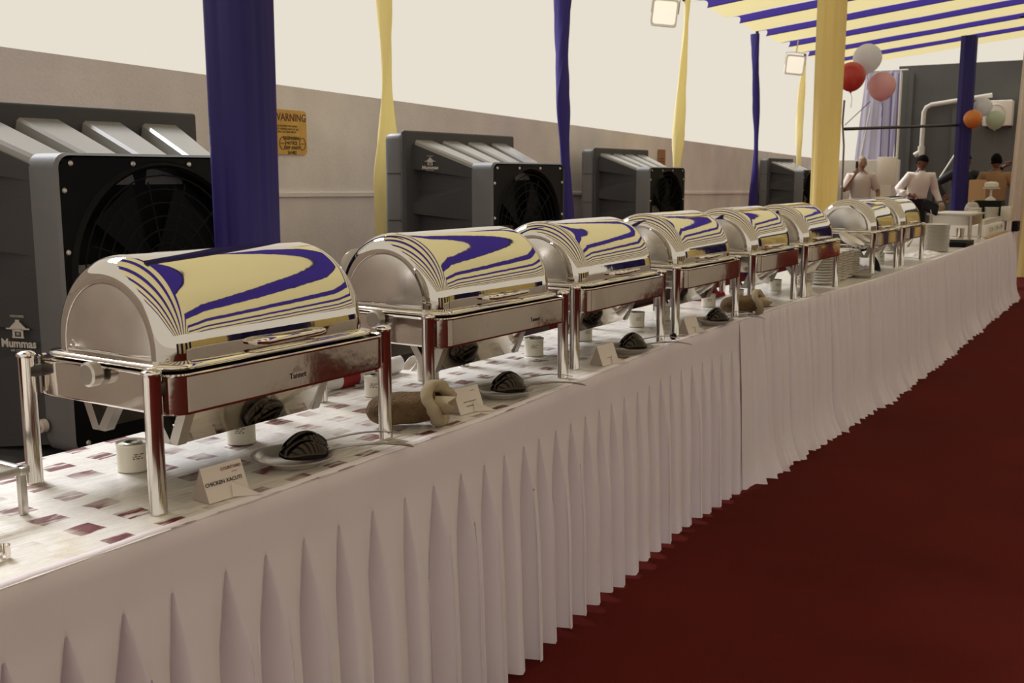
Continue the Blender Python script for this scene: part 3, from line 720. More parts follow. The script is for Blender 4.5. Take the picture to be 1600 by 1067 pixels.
    for yy in (-.232, .14):
        for xa, xb in ((.15, .115), (.045, .10), (-.15, -.115), (-.045, -.10)):
            bm = bmesh.new(); v = [(xa, .178), (xb, .098)]
            loft(bm, [[(xa - .012, yy, .178), (xa + .012, yy, .178), (xb + .012, yy, .098), (xb - .012, yy, .098)], [(xa - .012, yy + .022, .178), (xa + .012, yy + .022, .178), (xb + .012, yy + .022, .098), (xb - .012, yy + .022, .098)]]); finish(bm, 'cradle_strap', 'satin', t)
    bm = bmesh.new(); box(bm, (-.2, -.295, .176), (.2, .295, .180)); finish(bm, 'base_plate', 'darkgap', t)
    return t
cp = chafer_proto()
dishes = [(-1.714, 1.546, .66, 0, 'nearest chafing dish with a polished roll-top dome, foremost in the row'),
          (-1.742, 2.42, .66, -1.5, 'second chafing dish from the front, striped reflections on its steel dome'),
          (-1.775, 3.215, .66, 0, 'third chafing dish from the front, beside the gathered edge of pleats'),
          (-1.79, 4.03, .65, 0, 'fourth chafing dish from the front, with the far sack at its corner'),
          (-1.78, 4.82, .62, 0, 'fifth chafing dish from the front, between two close neighbours'),
          (-1.765, 5.52, .58, 0, 'sixth chafing dish from the front, before the stacks of white bowls'),
          (-1.765, 6.92, .64, 0, 'seventh chafing dish, first one beyond the stacks of white bowls'),
          (-1.765, 7.72, .64, 0, 'eighth and farthest closed chafing dish in the row')]
ch = []
for x, y, L, rz, lab in dishes:
    c = copy_tree(cp); c.location = (x, y, .75); c.rotation_euler = (0, 0, R(rz)); c.scale = (1, L / .66, 1); tag(c, lab, 'chafing dish', 'chafing dishes in a row on the table'); ch.append(c)
rm(cp)
for c in ch[:2]:
    text('engraved_name', 'Tannet', .017, c, (.2135, .01 if c is ch[0] else .12, .205), RX, 'ink', ext=.0002)
bm = bmesh.new(); box(bm, (.2125, -.006, .213), (.2137, .022, .217)); box(bm, (.2125, -.002, .217), (.2137, .018, .221)); box(bm, (.2125, .003, .221), (.2137, .013, .225)); finish(bm, 'engraved_mark', 'satin', ch[0])

# white-clothed guest tables on the other side of the aisle (they show in the steel)
for i, (y0, y1) in enumerate(((2.3, 4.9), (6.0, 7.75), (8.5, 13.4))):
    t = empty('guest_table', ('nearest', 'middle', 'farthest')[i] + ' guest table under a white cloth across the aisle', 'table', (2.0, y0, 0), 0, 'guest tables across the aisle')
    bm = bmesh.new(); rings = []
    pts = rrect(.45, (y1 - y0) / 2, .08, 5); pts2 = []
    for k in range(len(pts)):
        a, b = Vector(pts[k]), Vector(pts[(k + 1) % len(pts)]); m_ = max(1, int((b - a).length / .06)); pts2 += [tuple(a.lerp(b, q / m_)) for q in range(m_)]
    L_ = (y1 - y0) / 2
    for z in (.76, .755, .6, .4, .2, .03): rings.append([(p[0] * (1 + (.76 - z) * .12 + .035 * math.sin(j * .9) * (.76 - z)), L_ + p[1] * (1 + (.76 - z) * .03 + .01 * math.sin(j * .9) * (.76 - z)), z) for j, p in enumerate(pts2)])
    loft(bm, rings, capb=False); finish(bm, 'table_cover', 'linen', t, ang=60)

# ---------------------------------------------------------------- fuel tins
def tin_proto():
    t = empty('fuel_tin', 'x', 'tin')
    bm = bmesh.new(); lathe(bm, [(0, .001), (.032, .001), (.0335, .003), (.0325, .005), (.0325, .055), (.034, .057), (.0345, .059), (.0335, .0605), (.032, .059), (.031, .056), (.018, .056)], 36); finish(bm, 'tin_body', 'tin', t)
    bm = bmesh.new(); lathe(bm, [(.019, .0555), (.020, .059), (.017, .060), (.015, .057), (.014, .050), (0, .049)], 28); finish(bm, 'tin_opening', 'tinmetal', t)
    bm = bmesh.new(); 
    for i, w in enumerate((.8, .5, .65)):
        for k in range(9):
            a = R(-60) + w * k / 9; z = .038 - i * .0045
            if (k * 7 + i) % 4 == 0: continue
            b2 = a + w / 9 * .8; r = .03265
            vs = [bm.verts.new((r * math.cos(q), r * math.sin(q), zz)) for q, zz in ((a, z), (b2, z), (b2, z + .0025), (a, z + .0025))]; bm.faces.new(vs)
    finish(bm, 'printed_label', 'inkred', t)
    return t
tp = tin_proto()
tins = [(-1.812, 1.385, 'white fuel tin just behind the front leg of the nearest chafing dish'), (-1.79, 1.665, 'white fuel tin under the burner shield of the nearest chafing dish'),
        (-1.862, 2.235, 'white fuel tin between the first dish leg and the second dish'), (-1.88, 2.50, 'white fuel tin half hidden by the front leg of the second dish'),
        (-1.835, 3.04, 'white fuel tin standing clear past the second chafing dish'), (-1.85, 3.42, 'white fuel tin beneath the left part of the third dish'),
        (-1.84, 3.85, 'white fuel tin seen under the third chafing dish near its end'), (-1.83, 4.08, 'white fuel tin beside another under the fourth dish, nearer one'),
        (-1.84, 4.62, 'white fuel tin under the start of the fifth chafing dish'), (-1.80, 4.88, 'white fuel tin beside the lying sack under the fifth dish'),
        (-1.80, 5.45, 'white fuel tin between legs of the sixth chafing dish'), (-1.80, 7.72, 'white fuel tin beneath the farthest chafing dish')]
for x, y, lab in tins:
    c = copy_tree(tp); c.location = (x, y, .75); c.rotation_euler = (0, 0, random.uniform(-.4, .4)); tag(c, lab, 'tin', 'fuel tins under the chafing dishes')
rm(tp)

# ---------------------------------------------------------------- name cards
def card(x, y, rz, label, lines, header=True, lean=22):
    t = empty('name_card', label, 'card', (x, y, .751), R(rz), 'folded name cards before the dishes')
    # local: width along y, front faces +x, leaning back
    s, c_ = math.sin(R(lean)), math.cos(R(lean)); w, h = .048, .068
    bm = bmesh.new(); f = [(0, -w, 0), (0, w, 0), (-s * h, w, c_ * h), (-s * h, -w, c_ * h)]
    loft(bm, [f, [(p[0] - .0012, p[1], p[2] + .0004) for p in f]]); finish(bm, 'card_panel', 'card', t, smooth=False)
    bm = bmesh.new(); f = [(.001, .006, .001), (.036, .05, .001), (-.006, .008, .028)]
    loft(bm, [f, [(p[0] + .001, p[1] - .001, p[2] + .001) for p in f]]); finish(bm, 'card_flap', 'card', t, smooth=False)
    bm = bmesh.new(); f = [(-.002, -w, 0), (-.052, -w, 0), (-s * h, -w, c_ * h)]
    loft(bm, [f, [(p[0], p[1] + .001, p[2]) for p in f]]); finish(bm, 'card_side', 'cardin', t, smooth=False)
    rot = (R(90 - lean), 0, R(90)); at = lambda v, yy: (-s * h * v + .001, yy, c_ * h * v + .0005)
    for i, (txt, size, v, yy, m) in enumerate(lines): text('printed_text', txt, size, t, at(v, yy), rot, m, ext=.0001, weight=.00015)
card(-1.490, 1.352, -4, 'white name card reading CHICKEN XACUTI by the nearest dish', [('CHICKEN XACUTI', .0105, .50, -.004, 'ink'), ('COURTYARD', .008, .84, .02, 'inkred'), ('-------', .006, .72, .026, 'inkred')])
card(-1.515, 2.205, -6, 'folded name card beside the near sack and second plate', [('-----------', .014, .45, 0, 'ink'), ('--------', .014, .28, 0, 'ink'), ('------', .009, .84, .02, 'inkred')])
card(-1.530, 3.02, -6, 'folded name card in front of the third chafing dish', [('______', .01, .4, 0, 'inkred')])
card(-1.565, 3.80, -6, 'folded name card in front of the fourth chafing dish', [('______', .01, .4, 0, 'inkred')])
card(-1.565, 5.30, -6, 'tiny folded card before the sixth chafing dish near the bowls', [])

# ---------------------------------------------------------------- plates and serving spoons
def plate(x, y, r, label):
    bm = bmesh.new(); lathe(bm, [(0, .002), (r * .55, .002), (r * .6, .0), (r * .62, .003), (r * .75, .010), (r, .019), (r + .001, .021), (r - .003, .0215), (r * .76, .013), (r * .62, .0065), (0, .0055)], 48)
    o = finish(bm, 'dinner_plate', 'chinagrey', loc=(x, y, .7505), ang=50); tag(o, label, 'plate', 'grey plates holding spoons'); return o
def spoon_proto(slot=False):
    t = empty('serving_spoon', 'x', 'spoon')
    bm = bmesh.new(); rows = []; n = 14
    for j in range(n + 1):
        v = j / n; yy = -.055 + .11 * v; hw = .033 * math.sqrt(max(0.0004, 1 - (2 * v - 1) ** 2)) ** .9; row = []
        for i in range(11):
            u = i / 10 * 2 - 1; row.append((u * hw, yy, 0.036 * (1 - u * u) * math.sin(math.pi * (.08 + .84 * v))))
        rows.append(row)
    loft(bm, rows, close=False); o = finish(bm, 'spoon_bowl', 'spoon', t, ang=80)
    md = o.modifiers.new('thick', 'SOLIDIFY'); md.thickness = .0015
    bm = bmesh.new(); rings = []
    for i in range(10):
        u = i / 9; yy = .05 + .20 * u; w = .0045 + .003 * u; z = .007 + .020 * math.sin(u * math.pi * .7) - .022 * u
        rings.append([(-w, yy, z), (w, yy, z), (w, yy, z + .0018), (-w, yy, z + .0018)])
    loft(bm, rings); finish(bm, 'spoon_handle', 'satin', t)
    return t
sp_ = spoon_proto()
def spoons(px, py, r, base, labs, far=False):
    for i, lab in enumerate(labs):
        c = copy_tree(sp_); c.location = (px + .012 - .012 * i, py + .015 + .016 * i, .7505 + .017 + .012 * i); c.rotation_euler = (R(-3), R(8 - 10 * i), R(-30 + 14 * i + base)); tag(c, lab, 'spoon', 'serving spoons lying on plates')
P4 = [(-1.560, 1.600, .092, 'grey plate with dark spoons by the CHICKEN XACUTI card'), (-1.565, 2.42, .088, 'grey plate with spoons in front of the second chafing dish'),
      (-1.592, 3.27, .085, 'grey plate with spoons in front of the third chafing dish'), (-1.60, 4.08, .082, 'grey plate with spoons in front of the fourth chafing dish')]
for i, (x, y, r, lab) in enumerate(P4):
    plate(x, y, r, lab); w = ('nearest', 'second', 'third', 'fourth')[i]
    spoons(x, y, r, 0, [f'steel serving spoon face down on the {w} plate, lower of the pair', f'steel serving spoon resting over the other on the {w} plate'])
rm(sp_)
plate(-1.60, 6.45, .08, 'pale plate on the table before the seventh chafing dish')

# thin skewer-like handle by the dish leg
bm = bmesh.new(); tube(bm, [(-1.53, 1.70, .760), (-1.52, 1.80, .755), (-1.50, 1.95, .754)], .002, 8)
tag(finish(bm, 'thin_skewer', 'satin'), 'thin metal skewer lying past the nearest plate toward the sack', 'skewer')

# ---------------------------------------------------------------- jute sacks with rolled cuff
def sack(x, y, rz, label, s=1.0):
    t = empty('jute_sack', label, 'sack', (x, y, .7505), rz, 'jute sacks lying on the table')
    # axis +y local; rounded tail at y=-.10, turned-back mouth at y=+.05
    bm = bmesh.new(); rings = []
    for i in range(20):
        u = i / 19; yy = (-.110 + .165 * u) * s; r = .047 * s * math.sqrt(max(.01, 1 - max(0, 1 - u / .38) ** 2)) * (1 - .12 * u)
        ring = []
        for j in range(32):
            a = 2 * math.pi * j / 32; k = 1 + .09 * noise.noise(Vector((math.cos(a) * 1.5, math.sin(a) * 1.5, u * 4)))
            ring.append((r * 1.08 * math.cos(a) * k, yy, max(.001, .040 * s + .010 * u * s + r * .86 * math.sin(a) * k)))
        rings.append(ring)
    loft(bm, rings); finish(bm, 'sack_body', 'burlap', t, ang=80)
    T = Matrix.Translation((.004, .062 * s, .055 * s)) @ Matrix.Rotation(R(-28), 4, 'Z') @ Matrix.Rotation(R(12), 4, 'X')
    bm = bmesh.new(); pts = []; rr = []
    for j in range(40):
        a = 2 * math.pi * j / 40; q = noise.noise(Vector((math.cos(a) * 1.4, math.sin(a) * 1.4, 5 + s)))
        pts.append(T @ Vector(((.050 + .010 * q) * s * math.cos(a), (.012 * math.cos(2 * a + .6) + .012 * q) * s, (.040 + .010 * q) * s * math.sin(a)))); rr.append((.015 + .008 * noise.noise(Vector((a * 1.6, 2, s)))) * s)
    tube(bm, pts, rr, 14, closed=True)
    for v in bm.verts:
        v.co += Vector((1, .6, .4)) * .007 * noise.noise(v.co * 45); v.co.z = max(.001, v.co.z)
    finish(bm, 'rolled_cuff', 'cuff', t, ang=80)
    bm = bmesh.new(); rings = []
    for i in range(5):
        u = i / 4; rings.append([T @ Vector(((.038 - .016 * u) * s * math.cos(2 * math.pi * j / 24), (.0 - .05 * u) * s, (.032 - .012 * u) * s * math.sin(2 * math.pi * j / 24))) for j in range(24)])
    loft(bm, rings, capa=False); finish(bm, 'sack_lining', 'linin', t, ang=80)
    bm = bmesh.new(); rings = []
    for i in range(7):
        u = i / 6; ring = []
        for j in range(11):
            a = R(-75) + R(125) * j / 10; r = (.036 + .012 * u) * s
            ring.append(T @ Vector((r * math.cos(a), (.005 + .052 * u + .010 * math.sin(j * 1.4) * u) * s, r * .80 * math.sin(a) * (1 - .35 * u) - .006 * u)))
        rings.append([(p.x, p.y, max(.002, p.z)) for p in ring])
    loft(bm, rings, close=False); finish(bm, 'lining_flap', 'cuff', t, ang=80)
    return t
sack(-1.555, 2.0, R(-50), 'brown jute sack with cream rolled cuff beside the nearest dish leg', 1.02)
sack(-1.600, 4.44, R(-50), 'jute sack with cream cuff between the fourth and fifth dishes', 1.0)
bm = bmesh.new(); bmesh.ops.create_uvsphere(bm, u_segments=20, v_segments=12, radius=.013)
tag(finish(bm, 'dark_ball', 'black', loc=(-1.573, 3.61, .763)), 'small dark round knob lying between the third and fourth dishes', 'ball')

# ---------------------------------------------------------------- steel rack and tong handle at near end
t = empty('steel_rack', 'square-tube brushed steel stand at the near end of the table', 'rack', (0, 0, 0))
tz = .833
for nm, a, b in (('rail', (-1.735, .62, tz), (-1.735, 1.092, tz)), ('rail', (-2.0, 1.085, tz), (-1.728, 1.085, tz)), ('rail', (-2.0, .62, tz), (-1.728, .62, tz)), ('rail', (-2.0, .62, tz), (-2.0, 1.09, tz))):
    bm = bmesh.new(); lo = [min(a[i], b[i]) - .007 for i in range(3)]; hi = [max(a[i], b[i]) + .007 for i in range(3)]; box(bm, lo, hi, .0015); finish(bm, nm, 'satin', t)
for x, y in ((-1.735, 1.085), (-1.735, .62), (-2.0, 1.085), (-2.0, .62)):
    bm = bmesh.new(); box(bm, (x - .0065, y - .0065, .7505), (x + .0065, y + .0065, tz - .007), .0015); finish(bm, 'leg', 'satin', t)
t = empty('serving_tongs', 'bent steel tong handle on the table corner nearest the camera', 'tongs', (-1.545, .93, .75))
for s in (-1, 1):
    bm = bmesh.new(); rings = []
    for i in range(12):
        u = i / 11; x, y, z = -.01 - s * .012 * u ** .6, -.28 * u, .012 + .006 * s * 0
        h = .011
        rings.append([(x + s * .012 * math.sin(u * 3), y, z - h + .002), (x + s * .012 * math.sin(u * 3) + .0016, y, z - h + .002), (x + s * .012 * math.sin(u * 3) + .0016, y, z + h), (x + s * .012 * math.sin(u * 3), y, z + h)])
    loft(bm, rings); finish(bm, 'tong_arm', 'chrome', t)
bm = bmesh.new(); rings = []
for i in range(9):
    a = math.pi * i / 8; rings.append([(-.010 + .010 * math.cos(a), .012 * math.sin(a), .003), (-.010 + .0115 * math.cos(a), .0135 * math.sin(a), .003), (-.010 + .0115 * math.cos(a), .0135 * math.sin(a), .023), (-.010 + .010 * math.cos(a), .012 * math.sin(a), .023)])
loft(bm, rings); finish(bm, 'tong_bend', 'chrome', t)

# ---------------------------------------------------------------- crockery and far-end things
def stack(name, x, y, z, r, h, n, label, cat, group=None, m='china', shape='bowl', each=True):
    """pile of n bowls or plates, each one its own object"""
    dz = h / n; base = None
    for k in range(n):
        if base is None:
            bm = bmesh.new()
            if shape == 'bowl': prof = [(0, 0), (r * .55, 0), (r * .62, .004), (r * .9, dz * .7), (r, dz + .006), (r * .97, dz + .006), (r * .6, .008), (0, .006)]
            elif shape == 'cup': prof = [(0, 0), (r * .6, 0), (r * .75, h * .3), (r, h), (r * .94, h), (r * .6, h * .1), (0, h * .1)]
            else: prof = [(0, 0), (r * .6, 0), (r * .9, dz * .5), (r, dz), (r, dz + .002), (r * .93, dz), (r * .6, .003), (0, .003)]
            lathe(bm, prof, 28); base = finish(bm, name, m, ang=50); o = base
        else: o = base.copy(); COL.objects.link(o)
        o.location = (x + random.uniform(-.0015, .0015), y + random.uniform(-.0015, .0015), z + dz * k)
        pos = 'lowest' if k == 0 else ('topmost' if k == n - 1 else 'inner')
        tag(o, f'{label}, {pos} of the pile', cat, group or (label + ' pile'))
for i, y in enumerate((5.915, 6.065, 6.215, 6.365, 6.515)):
    where = ('nearest', 'second', 'middle', 'fourth', 'farthest')[i]
    stack('bowl', -1.69 - .004 * i, y, .7505, .073, .165 if i < 4 else .15, 11, f'white bowl in the {where} pile past the sixth dish', 'bowl', f'white bowls in the {where} pile')
stack('bowl', -1.72, 5.72, .7505, .045, .15, 10, 'small white bowl in the slim pile under the sixth dish', 'bowl', 'small white bowls in the slim pile', shape='bowl')
bm = bmesh.new(); lathe(bm, [(0, 0), (.05, 0), (.085, .03), (.09, .034), (.083, .032), (.05, .004), (0, .004)], 32, Matrix.Rotation(R(28), 4, 'Y'))
tag(finish(bm, 'bowl', 'china', loc=(-1.705, 6.50, .95)), 'tilted white bowl lying on top of the farthest bowl pile', 'bowl')
bm = bmesh.new(); lathe(bm, [(0, 0), (.03, 0), (.055, .03), (.058, .034), (.05, .03), (.03, .004), (0, .004)], 28, Matrix.Rotation(R(65), 4, 'Y'))
tag(finish(bm, 'dark_bowl', 'black', loc=(-1.62, 6.74, .80)), 'small black bowl on its side by the seventh dish leg', 'bowl')
stack('dinner_plate', -1.655, 8.95, .7505, .098, .215, 22, 'white dinner plate in the tall round pile past the eighth dish', 'plate', 'white plates in the tall pile', shape='plate')
stack('bowl', -1.90, 8.55, .7505, .085, .10, 6, 'white bowl in the low pile behind the eighth dish', 'bowl', 'white bowls in the low pile')
# black box with glass beaker
bm = bmesh.new(); box(bm, (-1.70, 9.55, .7505), (-1.53, 9.95, .795), .006); tag(finish(bm, 'black_tray_box', 'black'), 'flat black box at the table edge past the tall plate pile', 'box')
bm = bmesh.new(); lathe(bm, [(0, .797), (.075, .797), (.085, .805), (.08, .807), (.05, .803), (0, .803)], 28, c=(-1.62, 9.75)); tag(finish(bm, 'small_tray', 'satin'), 'small steel dish standing on the flat black box', 'tray')
bm = bmesh.new(); lathe(bm, [(0, .81), (.028, .81), (.034, .9), (.03, .9), (.025, .815), (0, .815)], 24, c=(-1.62, 9.78)); tag(finish(bm, 'steel_tumbler', 'chrome'), 'steel tumbler standing on the small steel dish', 'tumbler')
# open chafing dish
t = empty('open_chafing_dish', 'open square chafing dish with its lid tilted up near the far end', 'chafing dish', (-1.80, 10.6, .7505))
for sx in (-1, 1):
    for sy in (-1, 1):
        bm = bmesh.new(); cyl(bm, (sx * .17, sy * .28, 0), (sx * .17, sy * .28, .24), .016, n=16); finish(bm, 'leg', 'tube', t)
bm = bmesh.new(); p1 = rrect(.20, .31, .04, 5); p2 = rrect(.17, .28, .03, 5)
loft(bm, [[(p[0] * .9, p[1] * .9, .15) for p in p1], [(p[0] * .95, p[1] * .95, .235) for p in p1], [(p[0] * 1.05, p[1] * 1.05, .24) for p in p1], [(p[0] * 1.05, p[1] * 1.05, .252) for p in p1], [(p[0], p[1], .252) for p in p2], [(p[0] * .95, p[1] * .95, .2) for p in p2]]); finish(bm, 'food_pan', 'satin', t, ang=30)
bm = bmesh.new(); box(bm, (-.16, -.26, .205), (.16, .26, .262), .02); finish(bm, 'folded_napkin', 'linen', t)
bm = bmesh.new(); l1 = rrect(.075, .095, .03, 4); l2 = rrect(.065, .085, .02, 4)
loft(bm, [[(p[0] * .9, p[1] * .9, 0.03) for p in l1], [(p[0], p[1], .01) for p in l1], [(p[0], p[1], 0) for p in l1], [(p[0], p[1], 0) for p in l2], [(p[0] * .9, p[1] * .9, .012) for p in l2]])
ld = finish(bm, 'tilted_lid', 'blackm', t, loc=(-.16, -.40, .300), rot=(R(-30), R(24), 0)); 
bm = bmesh.new(); cyl(bm, (-.16, -.31, .24), (-.16, -.36, .29), .006, n=8); finish(bm, 'lid_arm', 'satin', t)
# riser, cups, bowls
bm = bmesh.new(); box(bm, (-1.95, 11.2, .7505), (-1.62, 12.45, .865), .008, 2)
riser = tag(finish(bm, 'display_riser', 'linen'), 'low white cloth-covered riser at the far end of the table', 'riser')
for i, y in enumerate([11.28 + .115 * k for k in range(10)]):
    lab = ('nearest' if i == 0 else 'farthest' if i == 9 else f'{["second","third","fourth","fifth","sixth","seventh","eighth","ninth"][i-1]}') + ' white cup in the front row on the riser'
    bm = bmesh.new(); lathe(bm, [(0, 0), (.024, 0), (.032, .02), (.038, .05), (.036, .05), (.028, .012), (0, .006)], 20); o = finish(bm, 'cup', 'china', loc=(-1.665, y, .866)); tag(o, lab, 'cup', 'white cups on the riser')
for i, (y, lab) in enumerate(((11.45, 'yellow green sprig at the near end of the riser front'), (11.78, 'yellow green sprig at the middle of the riser front'), (12.08, 'yellow green sprig at the far end of the riser front'))):
    bm = bmesh.new(); random.seed(i)
    for k in range(7):
        a = k * .9; cx, cy = .02 * math.cos(a), .03 * math.sin(a)
        lathe(bm, [(0, -.003), (.012, 0), (0, .004)], 8, Matrix.Translation((0 + .004 * (k % 3), cy, .02 + cx * .8)) @ Matrix.Rotation(R(70 + 15 * (k % 2)), 4, 'Y'))
    tag(finish(bm, 'herb_sprig', 'green', loc=(-1.605, y, .80)), lab, 'garnish')
bm = bmesh.new(); box(bm, (-1.61, 11.0, .7505), (-1.56, 12.3, .762), .004); tag(finish(bm, 'wooden_tray', 'carton'), 'narrow brown tray edge in front of the white riser', 'tray')
for x, y, lab in ((-1.86, 12.0, 'nearest round white pot pile on the riser'), (-1.73, 12.24, 'second round white pot pile on the riser')):
    g = 'white bowls: ' + lab
    stack('bowl', x, y, .866, .072, .14, 7, 'white bowl of the ' + lab, 'bowl', g)
bm = bmesh.new(); box(bm, (-1.66, 12.36, .866), (-1.56, 12.50, 1.02), .01); tag(finish(bm, 'white_canister', 'china'), 'upright white canister at the end corner of the riser', 'canister')
bm = bmesh.new(); box(bm, (-1.56, 12.50, .7505), (-1.50, 12.70, .86), .005); tag(finish(bm, 'black_box', 'blackm'), 'small black box at the far corner of the table', 'box')
t = empty('kettle', 'squat grey pot with a knob lid behind the white bowls', 'pot', (-1.93, 12.28, .866))
bm = bmesh.new(); lathe(bm, [(0, 0), (.06, 0), (.075, .05), (.078, .13), (.06, .17), (0, .18)], 28); finish(bm, 'pot_body', 'chinagrey', t)
bm = bmesh.new(); lathe(bm, [(.062, .171), (.04, .195), (.012, .2), (.015, .215), (0, .22)], 24); finish(bm, 'pot_lid', 'chinagrey', t)
bm = bmesh.new(); box(bm, (-1.95, 12.5, .7505), (-1.68, 12.72, 1.075), .01); tag(finish(bm, 'black_crate', 'blackm'), 'tall black crate under the white cake stand', 'crate')
t = empty('cake_stand', 'white tiered cake stand on the black crate before the man in tan', 'cake stand', (-1.80, 12.6, 1.0765))
bm = bmesh.new(); lathe(bm, [(0, 0), (.055, 0), (.055, .012), (.03, .03), (.013, .045), (.011, .10), (.02, .115), (.06, .122), (.09, .13), (.088, .135), (0, .134)], 32); finish(bm, 'pedestal', 'china', t)
bm = bmesh.new(); lathe(bm, [(.05, .136), (.072, .15), (.072, .185), (.05, .2), (0, .205)], 32); finish(bm, 'upper_bowl', 'china', t)
bm = bmesh.new(); box(bm, (-2.24, 13.9, 0), (-2.09, 14.2, 1.29), .008); finish_ = tag(finish(bm, 'cardboard_carton', 'carton'), 'tall brown carton standing behind the cake stand', 'carton')

# ---------------------------------------------------------------- balloons
def balloon(x, y, z, r, m, label, g):
    t = empty('balloon', label, 'balloon', (x, y, z), 0, g)
    bm = bmesh.new(); prof = [(0, r)]
    for i in range(1, 16):
        a = math.pi * i / 16; prof.append((r * math.sin(a) * (1 if a < 1.6 else 1 - .08 * (a - 1.6)), r * math.cos(a) * (1 if a < 1.6 else 1.08)))
    prof += [(.008, -r * 1.1), (.016, -r * 1.16), (0, -r * 1.16)]
    lathe(bm, prof, 28); finish(bm, 'balloon_skin', m, t, ang=70)
    bm = bmesh.new(); tube(bm, [(0, 0, -r * 1.15), (.02, 0, -r * 1.5), (.01, .01, -r * 2.2)], .003, 5); finish(bm, 'balloon_tail', 'string', t)
balloon(-3.36, 13.26, 2.73, .168, 'bw', 'pale white balloon topmost of the trio by the yellow column', 'near balloon trio')
balloon(-3.46, 12.96, 2.50, .165, 'br', 'red balloon overlapping the yellow column', 'near balloon trio')
balloon(-3.20, 13.36, 2.405, .165, 'bp', 'pink balloon below the white one by the yellow column', 'near balloon trio')
balloon(-2.66, 17.25, 2.345, .135, 'bw', 'pale bluish balloon topmost of the trio by the slim blue column', 'far balloon trio')
balloon(-2.72, 16.85, 2.155, .130, 'bo', 'orange balloon beside the slim blue column', 'far balloon trio')
balloon(-2.47, 17.2, 2.15, .135, 'bgn', 'mint green balloon right next to the orange one', 'far balloon trio')
bm = bmesh.new(); tube(bm, [(-3.62, 13.3, 2.25), (-3.63, 13.3, 1.98), (-3.60, 13.3, 1.7), (-3.59, 13.3, .0)], .012, 8)
cyl(bm, (-3.60, 13.3, 1.95), (-3.3, 13.25, 2.22), .005, n=6)
tag(finish(bm, 'balloon_pole', 'string'), 'thin crooked stick carrying the near balloon trio', 'stick')
bm = bmesh.new(); cyl(bm, (-3.60, 13.31, 1.905), (-2.94, 16.98, 2.075), .02, n=12)
t = tag(finish(bm, 'horizontal_bar', 'iron'), 'dark horizontal bar running behind the slim blue column', 'bar')
# far curtain
t = empty('far_curtain', 'white and yellow drape hanging at the far end beyond the table', 'curtain', (-1.9, 15.4, 0))
def drape(name, m, f0, f1, z0, z1, off):
    bm = bmesh.new(); rows = []
    for i in range(31):
        u = i / 30; col = []
        for k in range(9):
            v = k / 8; xa = f0[0] + (f0[1] - f0[0]) * v; xb = f1[0] + (f1[1] - f1[0]) * v
            col.append((xa + (xb - xa) * u, off + .03 * math.sin(u * 26 + v), z0 + (z1 - z0) * v))
        rows.append(col)
    loft(bm, rows, close=False); finish(bm, name, m, t, ang=80)
drape('white_drape', 'curtain', (-.10, -.02), (.25, .35), .02, 3.35, 0)
drape('yellow_drape', 'yellow', (.10, .16), (1.2, 1.2), .02, 2.2, -.12)
bm = bmesh.new(); cyl(bm, (-.1, 0, 3.36), (1.2, 0, 3.36), .012, n=8); finish(bm, 'curtain_rod', 'iron', t)

